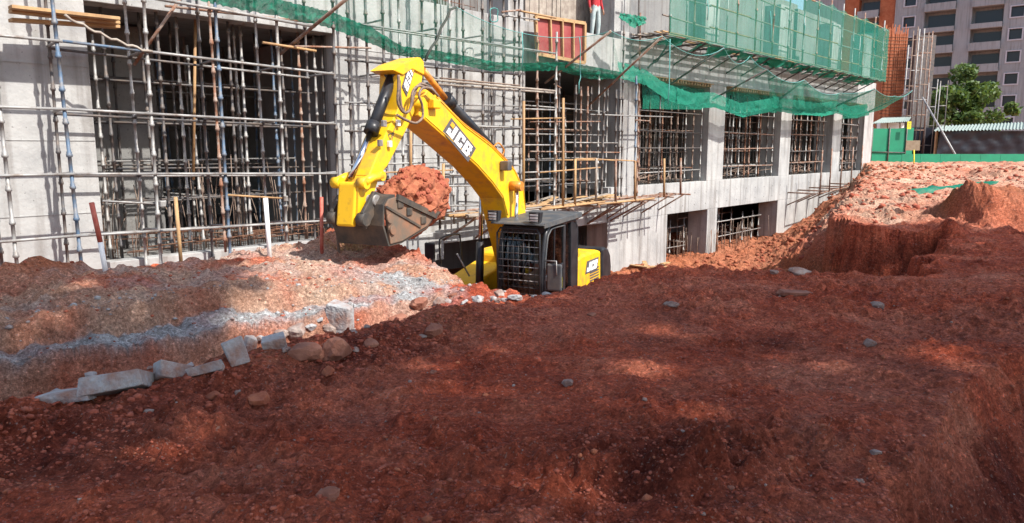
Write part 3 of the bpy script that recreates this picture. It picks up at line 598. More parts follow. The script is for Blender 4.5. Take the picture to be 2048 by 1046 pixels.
# --- sparse scaffold in front of the second bay
sc3 = thing('tube_scaffold', fs(1180,400,13.2), 'sparse tube scaffold with ragged tops before the bay behind the cab', 'scaffold', frame=FAC)
for u, v0, q, m_ in ((1120,150,13.4,'tube_dark'),(1151,185,13.2,'tube_dark'),(1163,180,13.5,'tube_rust'),(1176,172,13.3,'tube_rust'),(1199,143,13.4,'tube_grey'),(1207,170,13.2,'tube_dark'),(1234,193,13.3,'tube_dark'),(1240,193,13.5,'tube_dark'),(1275,150,13.3,'tube_blue'),(1283,30,13.4,'tube_rust'),(1250,52,13.4,'tube_dark')):
    a = fs(u,v0,q); standard(sc3, a.x, q, -.1, a.z, m_, .028)
for a in ((1180,229,1345,234),(1108,168,1122,176),(1060,244,1200,243),(1130,285,1235,286),(1060,303,1240,305),(1110,320,1230,320),(1270,240,1300,242)): ledger(sc3, fs(a[0],a[1],13.25), fs(a[2],a[3],13.25), random.choice(['bamboo','tube_grey','tube_rust']), .022)
# --- bracket platform over the basement opening
pf = thing('bracket_platform', fs(1150,420,13.2), 'low bracket platform of bamboo and boards on the wall above the excavator cab', 'platform', frame=FAC)
ZP = -.02
for i, x in enumerate(np.arange(12.4, 20.4, 1.25)):
    ledger(pf, (x,QW,ZP-.06), (x,12.45,ZP-.06), 'tube_rust', .035, 'bracket_arm'); ledger(pf, (x,QW,ZP-.75), (x,12.6,ZP-.1), 'tube_rust', .03, 'bracket_strut')
for j, q in enumerate((12.5,12.68,12.84,13.02,13.2,13.36,13.55)):
    for a, b in ((12.1,14.9),(14.8,17.6),(17.4,20.5)):
        a += U(-.3,.2); b += U(-.3,.3)
        if j % 3 == 1: MB().bar((a,q,ZP+.02),(b,q+U(-.04,.04),ZP+.03+U(-.01,.05)), .12, .03).build('board', random.choice(['timber','old_plank']), pf, FAC)
        else: ledger(pf, (a,q,ZP), (b,q+U(-.05,.05),ZP+U(-.01,.07)), random.choice(['bamboo','tube_rust','old_plank']), .034, 'pole')
for i in range(9):
    a = U(12.2,18.5); MB().bar((a,U(12.6,13.5),ZP+.08),(a+U(.8,1.9),U(12.6,13.5),ZP+U(.08,.3)), .16, .02).build('board', random.choice(['timber','old_plank']), pf, FAC)
for u, va, vb, m_ in ((1126,196,412,'bamboo'),(1150,318,412,'timber'),(1192,316,402,'old_plank'),(1231,318,404,'tube_rust'),(1270,322,404,'bamboo'),(1328,317,394,'bamboo'),(1361,316,390,'tube_rust'),(1047,202,395,'bamboo'),(886,327,440,'bamboo'),(821,255,372,'bamboo'),(968,380,440,'old_plank')):
    q = 12.5; MB().tube([fs(u,vb,q), fs(u+.5,va,q)], .036, 6).build('rail_post', m_, pf, FAC)
for a in ((1150,318,1192,317),(1192,318,1231,321),(1231,320,1271,322),(1080,345,1200,335)): MB().tube([fs(a[0],a[1],12.5), fs(a[2],a[3],12.5)], .022, 6).build('rail', 'bamboo', pf, FAC)
# naked brackets at the right end
br = thing('steel_brackets', fs(1320,390,13.3), 'rusty triangular steel brackets fixed to the sunlit parapet right of the cab', 'bracket', frame=FAC)
def bracket(par, u, v, r=.03, out=1.25):
    b0 = fs(u,v,QW); tip = Vector((b0.x,QW-out,b0.z)); MB().tube([b0,tip], r, 5).build('bracket_arm', 'tube_rust', par, FAC); MB().tube([b0-Vector((0,0,.6)),tip.lerp(b0,.2)], r*.9, 5).build('bracket_strut', 'tube_rust', par, FAC); return tip
for u, v in ((1180,405),(1215,400),(1248,397),(1284,391),(1318,386)): bracket(br, u, v)
for q in (12.7,13.0,13.3): ledger(br, (S(1200,QW,400),q,fs(1200,402,QW).z+.05), (S(1305,QW,390),q,fs(1305,388,QW).z+.05), 'tube_rust', .025)
br2 = thing('steel_brackets', fs(1620,380,13.3), 'thin rusty brackets with upright posts on the parapet near the far corner', 'bracket', frame=FAC)
for u, v in ((1575,385),(1595,380),(1618,375),(1640,372),(1660,367)):
    tip = bracket(br2, u, v, .035, 1.5); MB().tube([tip,tip+Vector((0,0,2.0))], .035, 5).build('rail_post', 'tube_rust', br2, FAC)
ledger(br2, (S(1575,QW,385),12.35,fs(1575,385,QW).z), (S(1660,QW,367),12.35,fs(1660,367,QW).z), 'tube_rust', .03)

# ------------------------------------------------------------------ netted platform on the upper floor
ZN = 5.22; QN0, QN1 = 12.45, 13.72
npf = thing('netted_platform', (34, 13.1, ZN), 'long netted working platform projecting from the upper floor at right', 'platform', frame=FAC)
SN0, SN1 = 20.6, S(1773, QN0, 120)
for j, q in enumerate(np.linspace(QN0+.06, QN1-.08, 6)):
    x = SN0
    while x < SN1-.5:
        ln = U(2.6,3.4); e = min(x+ln, SN1); MB().bar((x,q,ZN+U(-.02,.02)),(e+.05,q+U(-.02,.02),ZN+U(-.015,.015)), .10, .03).build('plank', random.choice(['old_plank','timber','old_plank']), npf, FAC); x = e
for x in np.arange(SN0+.3, SN1, 1.35):
    ledger(npf, (x,QW,ZN-.07), (x,QN0,ZN-.07), 'tube_dark', .035, 'bracket_arm'); ledger(npf, (x,QW,ZN-.7), (x,QN0+.15,ZN-.1), 'tube_dark', .03, 'bracket_strut')
HN = lambda s: 2.75 if s < 44 else 2.75
for i, x in enumerate(np.arange(SN0+.4, SN1+.1, 1.55)):
    standard(npf, x, QN0, ZN, ZN+HN(x), random.choice(['tube_grey','tube_grey','tube_rust']), .034, 1.0, .004)
    if i % 2 == 0: ledger(npf, (x,QN1-.1,ZN), (x,QN1-.1,ZN+2.4), 'tube_grey', .03, 'standard')
for z in (.45,1.15,1.9,2.6):
    x = SN0
    while x < SN1-.2:
        e = min(x+3.1, SN1); ledger(npf, (x,QN0+.04,ZN+z+U(-.05,.05)), (e,QN0+.04,ZN+z+U(-.05,.05)), random.choice(['tube_grey','bamboo','old_plank']), .028); x = e
def sheet(name, m, par, A, B, nu, nv, fold=.05, seed=0, **k):
    """cloth spanned between two polylines with folds"""
    def at(P, t):
        d = [0]
        for i in range(len(P)-1): d.append(d[-1]+(P[i+1]-P[i]).length)
        L_ = t*d[-1]
        for i in range(len(P)-1):
            if L_ <= d[i+1]+1e-9: return P[i].lerp(P[i+1], (L_-d[i])/max(1e-6, d[i+1]-d[i]))
        return P[-1]
    rows = []; sag = k.pop('sag', 0); ripple = k.pop('ripple', 3)
    for j in range(nv+1):
        tv = j/nv; row = []
        for i in range(nu+1):
            tu = i/nu; p = at(A,tu).lerp(at(B,tu), tv)
            nzv = mnoise.fractal(Vector((tu*nu*.12*ripple, tv*2.2+seed, seed)), 1, 2, 4); n2 = mnoise.fractal(Vector((tu*nu*.12*ripple+9, tv*2.2+seed, seed+5)), 1, 2, 4)
            env = .35+.65*math.sin(PI*min(1,max(0,tv))) if fold < .2 else 1
            p = p+Vector((0,nzv*fold*env,n2*fold*env))-Vector((0,0,sag*math.sin(PI*tv)))
            row.append(p)
        rows.append(row)
    return MB().grid(rows).build(name, m, par, FAC, **k)
top = []; x = SN0+.4
for i, x in enumerate(np.arange(SN0+.3, SN1+.05, .39)):
    top.append(Vector((x,QN0-.04,ZN+2.72-(.0 if i % 4 == 0 else .10 if i % 2 else .15)+.04*math.sin(x*1.3))))
bot = [Vector((x,QN0-.05,ZN-.1+.03*math.sin(x*5))) for x in np.arange(SN0+.3, SN1+.05, .39)]
top.append(Vector((SN1,QN0-.04,ZN+2.72))); bot.append(Vector((SN1,QN0-.05,ZN-.1)))
sheet('safety_net', 'net_screen', npf, top, bot, 180, 12, .05, 1)
sheet('safety_net', 'net_screen', npf, [Vector((SN1+.02,QN0-.04,ZN+2.7)),Vector((SN1+.02,QN1+.5,ZN+2.6))], [Vector((SN1+.02,QN0-.04,ZN-.1)),Vector((SN1+.02,QN1+.5,ZN-.1))], 10, 10, .04, 2)
for i in range(60):
    x = U(SN0+.5,SN1-1); sheet('net_rag', 'net_dense', npf, [Vector((x,QN0+U(0,.3),ZN-.1)),Vector((x+U(.3,1.1),QN0+U(0,.3),ZN-.1))], [Vector((x+U(-.1,.1),QN0+U(.2,.9),ZN-U(.15,.4))),Vector((x+U(.3,1),QN0+U(.2,.9),ZN-U(.12,.4)))], 5, 3, .06, i)
sheet('net_bundle', 'net_dense', npf, [fs(1240,26,12.9),fs(1268,30,12.7),fs(1290,33,12.6)], [fs(1238,36,12.9),fs(1268,56,12.7),fs(1292,47,12.6)], 26, 8, .14, 9, ripple=8)
# pale ties hanging on the screen
for i, (u, v0, v1) in enumerate(((1541,22,85),(1608,35,72),(1415,0,40),(1638,18,60))):
    MB().tube([fs(u,v0,12.35),fs(u+2,(v0+v1)/2,12.35),fs(u,v1,12.35)], .014, 4).build('tie_rope', 'rope_blue', npf, FAC)

# ------------------------------------------------------------------ outriggers and catch nets
tips = []; OUT = [((1090,166),(1222,62)),((1173,215),(1325,72)),((1319,183),(1448,96)),((1425,199),(1534,139)),((1533,218),(1609,160)),((1652,221),(1750,178)),((1728,228),(1825,181)),((560,108),(700,-8))]
OL = ['dark diagonal outrigger tube with its tip beside the standing person','dark diagonal outrigger tube ending above the first lit column right of the cab','dark diagonal outrigger tube crossing the striped fascia, third from the person','dark diagonal outrigger tube crossing the fascia, fourth from the person','dark diagonal outrigger tube crossing the fascia, fifth from the person','slim diagonal outrigger tube next to the far corner','slim diagonal outrigger tube sticking out past the far corner of the building','rusty diagonal outrigger tube crossing the green net roll at upper left']
for (b_, t_), lb in zip(OUT, OL):
    p0 = fs(*b_, QW-.1 if b_[0] > 700 else 13.4); qt = q_for(*t_, p0.x); p1 = fs(*t_, qt); tips.append(p1)
    MB().tube([p0, p1], .034 if b_[0] < 1500 else .045, 7).build('outrigger_tube', 'tube_rust' if b_[0] < 1200 else 'tube_dark', None, FAC, label=lb, cat='pole', group='diagonal outriggers')
def sagline(P, sag, n=8):
    out = []
    for i in range(len(P)-1):
        for k in range(n): t = k/n; out.append(P[i].lerp(P[i+1],t)-Vector((0,0,sag*4*t*(1-t)*(P[i+1]-P[i]).length/4)))
    return out+[P[-1]]
def rope(par, P, r, m): MB().tube(P, r, 5).build('edge_rope', m, par, FAC)
cn1 = thing('catch_net', fs(1050,130,13), 'thin green catch net hung over the sunlit wall beside the red formwork panel', 'net', frame=FAC)
up1 = sagline([fs(912,14,12.6),fs(1043,66,12.6),fs(1156,74,12.3),tips[0]], .12); lo1 = [fs(858,106,12.7),fs(930,118,12.7),fs(985,130,12.7),fs(1045,132,12.7),fs(1130,130,12.9),fs(1180,138,13),fs(1245,150,13.2)]
sheet('net_cloth', 'net_thin', cn1, up1, lo1, 70, 10, .05, 4); rope(cn1, up1, .008, 'rope_blue')
sheet('gathered_net', 'net_dense', cn1, [p+Vector((0,-.05,.07)) for p in lo1], [p+Vector((0,.1,-.13)) for p in lo1], 90, 7, .07, 5, ripple=6)
sheet('gathered_net', 'net', cn1, [p+Vector((0,.05,-.02)) for p in lo1[4:]], [fs(1105,138,13.2),fs(1180,158,13.2),fs(1240,158,13.3)], 40, 6, .08, 6, ripple=5)
cn2 = thing('catch_net', fs(640,60,13), 'thick roll of green net slung above the dark bay at upper left', 'net', frame=FAC)
lo2 = [fs(330,-30,12.8),fs(440,-4,12.8),fs(560,20,12.8),fs(660,42,12.8),fs(740,72,12.8),fs(800,100,12.8),fs(858,108,12.7)]
sheet('gathered_net', 'net_dense', cn2, [p+Vector((0,-.05,.17)) for p in lo2[:5]]+[p+Vector((0,-.05,.08)) for p in lo2[5:]], [p+Vector((0,.12,-.10)) for p in lo2], 110, 8, .09, 7, ripple=6)
sheet('net_cloth', 'net_thin', cn2, [fs(440,-30,12.6),fs(690,-30,12.6),fs(800,-40,12.6),fs(905,10,12.6)], lo2[1:], 60, 8, .05, 8)
cn3 = thing('catch_net', fs(1420,190,13), 'green catch net sagging from the outriggers below the striped fascia', 'net', frame=FAC)
o3 = sagline([tips[0],tips[1],tips[2],fs(1500,112,12.4),tips[3]], .35); in3 = [fs(1235,150,13.5),fs(1290,165,13.4),fs(1325,190,13.1),fs(1380,210,13),fs(1425,208,13.1),fs(1480,228,13),fs(1545,216,13.2)]
sheet('net_cloth', 'net_thin', cn3, o3, in3, 80, 12, .06, 10, sag=.1); rope(cn3, o3, .008, 'rope_blue')
sheet('gathered_net', 'net_mid', cn3, [p+Vector((0,.0,.42)) for p in in3], [p+Vector((0,-.1,-.1)) for p in in3], 100, 8, .1, 11, ripple=6)
sheet('gathered_net', 'net_dense', cn3, [p+Vector((0,-.05,.03)) for p in in3[1:]], [p+Vector((0,-.1,-.13)) for p in in3[1:]], 100, 4, .06, 12, ripple=7)
for a, b in (((1285,160),(1412,205)),((1446,165),(1556,212)),((1580,190),(1660,216)),((1680,203),(1722,222))):   # net hung flat in the mouth of each bay
    sheet('net_curtain', 'net', cn3, [fs(a[0],a[1],14.05),fs(b[0],a[1]+(b[0]-a[0])*.16,14.05)], [fs(a[0],a[1]+58-(a[0]-1285)*.06,14.05),fs(b[0],b[1]+14,14.05)], 24, 6, .05, a[0])
cn4 = thing('catch_net', fs(1680,210,13), 'green catch net drooping to the far corner below the netted platform', 'net', frame=FAC)
o4 = sagline([tips[3],tips[4],fs(1680,186,12.6),tips[5],fs(1790,192,tips[6].y),tips[6]], .2); in4 = [fs(1545,216,13.2),fs(1580,222,13),fs(1640,228,13),fs(1670,222,13.2),fs(1700,232,13.1),fs(1735,226,13.2)]
sheet('net_cloth', 'net', cn4, o4, in4, 70, 10, .1, 13, sag=.15); rope(cn4, o4, .01, 'rope_blue')
sheet('gathered_net', 'net_mid', cn4, [p+Vector((0,.05,.5)) for p in in4], [p+Vector((0,-.05,0)) for p in in4], 80, 6, .1, 15, ripple=6)
sheet('gathered_net', 'net_dense', cn4, [p+Vector((0,-.05,.1)) for p in in4], [p+Vector((0,-.1,-.12)) for p in in4], 80, 4, .08, 14, ripple=7)
# hanging ropes
def hang(name, P, q, r, m, label): MB().tube([fs(u,v,q) for u, v in P], r, 5).build(name, m, None, FAC, label=label, cat='rope')
hang('hanging_rope', [(912,14),(900,20),(893,38),(882,56),(874,80),(862,96),(850,122)], 12.6, .03, 'rope_dark', 'dark knotted rope hanging down the sunlit wall beside the boom tip')
hang('hanging_rope', [(1159,74),(1161,95),(1160,130),(1161,155),(1158,165),(1158,187)], 12.4, .014, 'rope_blue', 'pale blue rope hanging below the red formwork panel')
hang('hanging_rope', [(1335,78),(1332,95),(1322,110),(1315,122),(1303,128),(1296,136)], 13.3, .03, 'rope_dark', 'dark knotted rope zigzagging down the striped fascia')
hang('hanging_rope', [(1340,78),(1339,140),(1338,175),(1336,208)], 12.4, .016, 'rope_blue', 'pale blue rope hanging in front of the striped fascia')
hang('hanging_rope', [(1044,64),(1046,100),(1043,140)], 12.5, .012, 'rope_blue', 'pale blue rope hanging beside the corner of the sunlit wall')
MB().tube([fs(988+9*math.sin(a)+2*math.sin(3*a),30+14*math.cos(a),13.0) for a in np.linspace(0,2*PI*2.9,44)], .014, 5).build('rope_coil', 'rope_blue', None, FAC, label='coil of blue green rope hung on the concrete parapet', cat='rope')
# red formwork panel
fp = thing('formwork_panel', fs(1118,125,13.4), 'red formwork panel framed in pale timber hung on the wall', 'panel', frame=FAC)
PA = [fs(1068,32,13.45),fs(1167,47,13.45),fs(1166,126,13.45),fs(1072,108,13.45)]
for i, (p, q_) in enumerate(zip(PA, PA[1:]+PA[:1])): MB().bar(p-Vector((0,.05,0)), q_-Vector((0,.05,0)), .07, .09).build('frame_bar', 'timber', fp, FAC)
MB().add(PA+[p+Vector((0,.03,0)) for p in PA], [(0,3,2,1),(4,5,6,7),(0,1,5,4),(1,2,6,5),(2,3,7,6),(3,0,4,7)]).build('face_sheet', 'form_red', fp, FAC)
for t in (.28,.52,.75): MB().bar(PA[0].lerp(PA[1],t)-Vector((0,.05,0)), PA[3].lerp(PA[2],t)-Vector((0,.05,0)), .07, .05).build('rib', 'timber', fp, FAC)

# ------------------------------------------------------------------ excavator
exv = thing('excavator', (0,0,0), 'yellow tracked excavator with black cab digging in the pit', 'excavator', frame=EXC)
def E(name, mb, m, par=None, bev=0, **k): return mb.build(name, m, par or exv, EXC, bevel=bev, **k)
def bez(P, n=14):
    """smooth curve through points"""
    P = [Vector(p) for p in P]; out = []
    for i in range(len(P)-1):
        p0, p1, p2, p3 = P[max(0,i-1)], P[i], P[i+1], P[min(len(P)-1,i+2)]
        for k in range(n):
            t = k/n; out.append(.5*((2*p1)+(p2-p0)*t+(2*p0-5*p1+4*p2-p3)*t*t+(3*p1-p0-3*p2+p3)*t**3))
    return out+[P[-1]]
# undercarriage
for sgn in (-1,1):
    yc = sgn*1.05; prof = [(1.95,.45),(1.8,.2),(1.55,.03),(-1.55,.03),(-1.8,.2),(-1.95,.45),(-1.8,.72),(-1.55,.88),(1.55,.88),(1.8,.72)]
    tr = E('track', MB().prism(prof, yc-.3, yc+.3), 'rubber', bev=.02); E('track_frame', MB().prism([(1.5,.25),(-1.5,.25),(-1.6,.6),(1.6,.6)], yc-.33, yc+.33), 'black_paint', tr)
    for k in range(10): E('track_pad', MB().box((-1.6+.34*k,yc-.31,.87),(-1.36+.34*k,yc+.31,.91)), 'rubber', tr)
    for x in (-1.5,1.5): E('sprocket', MB().tube([(x,yc-.34,.46),(x,yc+.34,.46)], .3, 14), 'black_paint', tr)
E('car_body', MB().box((-1.0,-.8,.45),(1.0,.8,.8)), 'yellow_worn', bev=.03); E('slew_ring', MB().tube([(0,0,.8),(0,0,1.02)], .65, 24), 'black_paint')
E('turntable', MB().prism([(1.25,1.02),(-2.3,1.02),(-2.4,1.15),(1.3,1.15)], -1.28, 1.28), 'black_paint', bev=.02)
# engine hood, counterweight, right-hand body
hood_prof = [(-.40,1.15),(-.40,1.98),(-.55,2.04),(-1.6,2.04),(-1.9,1.98),(-1.95,1.15)]
hd = E('engine_hood', MB().prism(hood_prof, -1.28, 1.28), 'yellow', bev=.06)
E('hood_rib', MB().prism([(-.42,2.02),(-.42,2.22),(-.52,2.2),(-.62,2.045)], 1.0, 1.26), 'yellow', hd, bev=.02)
for k in range(5): E('vent_louvre', MB().box((-1.75,1.283,1.36+.062*k),(-1.15,1.292,1.39+.062*k)), 'decal_dark', hd)
cw = E('counterweight', MB().prism([(-1.96,1.08),(-1.96,2.02),(-2.15,2.04),(-2.4,1.97),(-2.58,1.8),(-2.66,1.5),(-2.62,1.15),(-2.5,1.05)], -1.3, 1.3), 'black_paint', bev=.05)
E('tool_box', MB().prism([(1.2,1.15),(1.2,1.42),(1.0,1.56),(-.38,1.80),(-.38,1.15)], -1.28, -.5), 'yellow_worn', bev=.05)
E('exhaust', MB().tube([(-1.3,-.7,2.04),(-1.3,-.7,2.5),(-1.45,-.7,2.62)], .07, 10), 'rubber')
hr = bez([(1.25,-1.2,1.7),(1.28,-1.22,2.35),(1.15,-1.22,2.5),(.5,-1.22,2.5),(.4,-1.22,2.35),(.38,-1.2,1.8)], 4); E('handrail', MB().tube(hr, .02, 6), 'black_paint')
E('mirror_arm', MB().tube([(1.3,-1.15,1.75),(1.5,-1.3,2.0),(1.5,-1.3,2.1)], .018, 6), 'black_paint'); E('side_mirror', MB().box((1.46,-1.44,1.95),(1.54,-1.2,2.42)), 'black_paint', bev=.03)
E('light_arm', MB().tube([(1.1,-.6,1.7),(1.35,-.75,2.2)], .018, 6), 'tube_grey')
# cab
cab = E('cab_frame', MB().prism([(1.42,1.1),(1.45,1.3),(-.38,1.3),(-.38,1.1)], .27, 1.26), 'black_paint', bev=.02)
side = [(1.40,1.3),(1.46,1.95),(1.34,2.62),(1.20,2.80),(1.02,2.86),(-.12,2.86),(-.30,2.76),(-.38,2.55),(-.38,1.3)]
for y in (.30,1.23):
    E('pillar_frame', MB().tube([(x,y,z) for x, z in bez([(a,0,b) for a, b in side], 4) for x, z in [(x, z)]] if False else [(p.x,y,p.z) for p in bez([(a,0,b) for a, b in side], 4)], .05, 8), 'black_paint', cab)
    E('door_pillar', MB().box((.30,y-.035,1.3),(.42,y+.035,2.84)), 'black_paint', cab, bev=.01)
    E('rear_panel', MB().prism([(-.36,1.3),(-.36,2.6),(-.25,2.76),(-.1,2.84),(.05,2.84),(.02,2.5),(0,1.3)], y-.045, y+.045), 'black_paint', cab, bev=.015)
    E('waist_rail', MB().bar((1.44,y,1.80),(.36,y,1.98), .06, .1), 'black_paint', cab, bev=.01)
    E('window_divider', MB().bar((.88,y,1.9),(.86,y,2.82), .04, .035), 'black_paint', cab)
    E('window_pane', MB().prism([(1.40,1.85),(1.30,2.60),(1.17,2.76),(1.0,2.82),(.40,2.82),(.40,1.98)], y-.008, y+.008), 'cab_glass', cab)
    E('window_pane', MB().prism([(1.38,1.34),(1.42,1.78),(.40,1.95),(.40,1.34)], y-.008, y+.008), 'cab_glass', cab)
    E('window_pane', MB().prism([(.30,1.5),(.30,2.8),(.06,2.8),(.03,1.5)], y-.008, y+.008), 'cab_glass', cab)
E('door_trim', MB().tube([(p.x,1.275,p.z) for p in bez([(1.36,0,1.35),(1.42,0,1.95),(1.31,0,2.58),(1.18,0,2.74),(1.0,0,2.80),(.42,0,2.80)], 5)], .018, 6), 'roof_grey', cab)
E('warning_sticker', MB().box((.46,1.245,1.5),(.53,1.256,1.72)), 'sign_yellow', cab)
E('rear_window_frame', MB().box((-.37,.3,1.3),(-.31,1.23,1.55)), 'black_paint', cab); E('rear_pane', MB().box((-.36,.34,1.56),(-.345,1.2,2.7)), 'cab_glass', cab)
E('front_pane', MB().add([(1.41,.33,1.35),(1.41,1.2,1.35),(1.46,1.2,1.95),(1.46,.33,1.95),(1.33,1.2,2.62),(1.33,.33,2.62)], [(0,1,2,3),(3,2,4,5)]), 'cab_glass', cab)
E('header', MB().box((1.1,.3,2.7),(1.33,1.23,2.84)), 'black_paint', cab)
rf = E('cab_roof', MB().prism([(1.62,2.90),(1.60,2.94),(.4,3.0),(-.42,3.02),(-.42,2.97),(.4,2.95)], .18, 1.34), 'roof_grey', bev=.012)
E('roof_edge', MB().bar((1.6,1.335,2.90),(-.42,1.335,2.96), .02, .09), 'roof_grey', rf)
# cab inside
E('seat', MB().prism([(.1,1.3),(.75,1.3),(.75,1.75),(.3,1.8),(.15,2.45),(.0,2.45)], .5, 1.02), 'seat_cloth', cab, bev=.05)
E('sun_curtain', MB().grid([[(-.26+.02*math.sin(9*k),.34+.55*k/12,1.45+1.2*j/4) for k in range(13)] for j in range(5)]), 'curtain', cab)
for y in (.42,.6,1.1): E('control_lever', MB().tube([(.9,y,1.35),(.98,y,1.85),(.93,y,1.95)], .018, 6), 'rubber', cab)
E('console', MB().box((.95,.38,1.3),(1.3,1.1,1.62)), 'black_paint', cab, bev=.03)
# front grille guard
gg = E('grille_frame', MB().tube([(1.52,.3,1.15),(1.56,.3,2.72),(1.54,.36,2.82),(1.54,1.16,2.82),(1.56,1.22,2.72),(1.52,1.22,1.15)], .02, 6), 'black_paint')
for k in range(1,8): y = .3+.92*k/8; E('grille_bar', MB().tube([(1.525,y,1.18),(1.555,y,2.81)], .007, 4), 'black_paint', gg)
for k in range(12): z = 1.25+.135*k; E('grille_bar', MB().tube([(1.53,.3,z),(1.53,1.22,z)], .009, 4), 'tube_grey' if k > 3 else 'black_paint', gg)
E('wiper', MB().tube([(1.48,.6,1.5),(1.49,1.0,2.3)], .012, 5), 'black_paint', cab)
for y, tilt in ((.22,.25),(1.12,0)):
    wl = E('work_lamp', MB().add([(1.42,y-.09,2.96),(1.42,y+.09,2.96),(1.42,y+.11,3.15),(1.42,y-.11,3.15),(1.58,y-.1,2.94),(1.58,y+.1,2.94),(1.6,y+.12,3.16),(1.6,y-.12,3.16)], [(0,1,2,3),(4,7,6,5),(0,4,5,1),(1,5,6,2),(2,6,7,3),(3,7,4,0)]), 'black_paint', bev=.01)
    E('lens', MB().add([(1.603,y-.08,2.98),(1.603,y+.08,2.98),(1.612,y+.09,3.12),(1.612,y-.09,3.12)], [(0,1,2,3)]), 'lamp_lens', wl)
    for k in range(4): E('lamp_guard', MB().tube([(1.625,y-.1,2.96+.06*k),(1.625,y+.1,2.96+.06*k)], .008, 4), 'black_paint', wl)
ma = E('mirror_arm', MB().tube([(1.42,1.28,2.2),(1.5,1.55,2.22),(1.5,1.56,1.95)], .014, 6), 'tube_grey'); E('side_mirror', MB().box((1.43,1.34,1.62),(1.50,1.66,2.16)), 'roof_grey', bev=.04)
# boom
YB = .27
top = [ex(u,v,YB) for u, v in ((856,178),(872,189),(929,249),(983,290),(1029,338),(1046,375),(1051,415))]; low = [ex(u,v,YB) for u, v in ((838,232),(850,240),(906,289),(955,334),(986,369),(1006,397),(1015,435))]
tip_p = ex(840,206,YB)
prof = [tip_p]+top+[(.05,1.9),(.02,1.7),(.22,1.6),(.42,1.72)]+low[::-1]
boom = E('boom', MB().prism(prof, -YB, YB), 'yellow', bev=.018)
E('boom_foot_pin', MB().tube([(.2,-.4,1.75),(.2,.4,1.75)], .09, 10), 'yellow_worn', boom)
E('seam', MB().tube([(x,YB+.004,z-.03) for x, z in top[1:]], .012, 5), 'yellow', boom); E('seam', MB().tube([(x,YB+.004,z+.05) for x, z in low[1:]], .012, 5), 'yellow', boom)
def pin(x, z, y0, y1, r, m='yellow_worn', par=None, name='pivot_pin'): return E(name, MB().tube([(x,y0,z),(x,y1,z)], r, 12), m, par)
px_, pz_ = ex(1021,372,YB); 
for sg in (1,-1):
    pin(px_, pz_, sg*YB, sg*(YB+.26), .10, 'pipe_orange', boom); c0 = Vector((1.02,sg*(YB+.14),1.25)); c1 = Vector((px_,sg*(YB+.14),pz_)); mid = c0.lerp(c1,.5)
    lc = E('lift_cylinder', MB().tube([c0,mid], .085, 12), 'black_paint'); E('cylinder_rod', MB().tube([mid,c1], .045, 10), 'chrome', lc)
# dipper
YD = .19
dp = [ex(u,v,YD) for u, v in ((799,150),(812,124),(838,114),(845,126),(846,150),(838,205),(818,250),(777,329),(760,352),(738,352),(770,272),(796,220))]
dip = E('dipper_arm', MB().prism(dp, -YD, YD), 'yellow', bev=.016)
E('end_plate', MB().prism([ex(u,v,YD) for u, v in ((782,140),(800,128),(838,115),(845,124),(846,150),(822,138),(804,150))], -YD-.03, YD+.03), 'yellow', dip, bev=.012)
pvx, pvz = ex(833,206,YD); pin(pvx, pvz, -YB-.05, YB+.05, .09)
for u, v in ((765,247),(757,286)): x, z = ex(u,v,YD); E('grease_block', MB().box((x-.05,YD,z-.05),(x+.04,YD+.05,z+.05)), 'tube_grey', dip, bev=.01)
a = ex(794,248,YD); b = ex(779,290,YD); E('grease_line', MB().tube([(ex(793,246,YD)[0],YD+.012,ex(793,246,YD)[1]),(ex(775,290,YD)[0],YD+.012,ex(775,290,YD)[1])], .006, 4), 'decal_dark', dip)
for u, v in ((793,246),(776,288)): x, z = ex(u,v,YD); E('grease_block', MB().box((x-.035,YD+.002,z-.05),(x+.035,YD+.06,z+.05)), 'lamp_lens', dip, bev=.01)
# dipper cylinder above the boom
a = ex(846,140,0); bq = ex(893,200,0); c = ex(985,300,0); d_ = Vector((c[0]-a[0],0,c[1]-a[1])).normalized()
dc = E('dipper_cylinder', MB().tube([(bq[0],0,bq[1]),(c[0],0,c[1])], .105, 14), 'black_paint'); E('cylinder_rod', MB().tube([(a[0],0,a[1]),(bq[0],0,bq[1])], .055, 10), 'pipe_orange', dc); E('gland', MB().tube([(bq[0]+d_.x*-.06,0,bq[1]-d_.z*.06),(bq[0]+d_.x*.16,0,bq[1]+d_.z*.16)], .135, 14), 'black_paint', dc)
# bucket cylinder in front of the dipper
a = ex(786,150,0); bq = ex(743,262,0); c = ex(702,357,0)
bc = E('bucket_cylinder', MB().tube([(a[0],0,a[1]),(bq[0],0,bq[1])], .088, 14), 'black_paint'); E('cylinder_rod', MB().tube([(bq[0],0,bq[1]),(c[0],0,c[1])], .048, 10), 'chrome', bc)
dd = Vector((bq[0]-a[0],0,bq[1]-a[1])).normalized(); E('gland', MB().tube([(bq[0]-dd.x*.14,0,bq[1]-dd.z*.14),(bq[0]+dd.x*.04,0,bq[1]+dd.z*.04)], .115, 14), 'black_paint', bc); E('cylinder_eye', MB().prism([(a[0]-.1,a[1]-.12),(a[0]+.1,a[1]-.12),(a[0]+.1,a[1]+.12),(a[0]-.1,a[1]+.12)], -.12, .12), 'black_paint', bc, bev=.04)
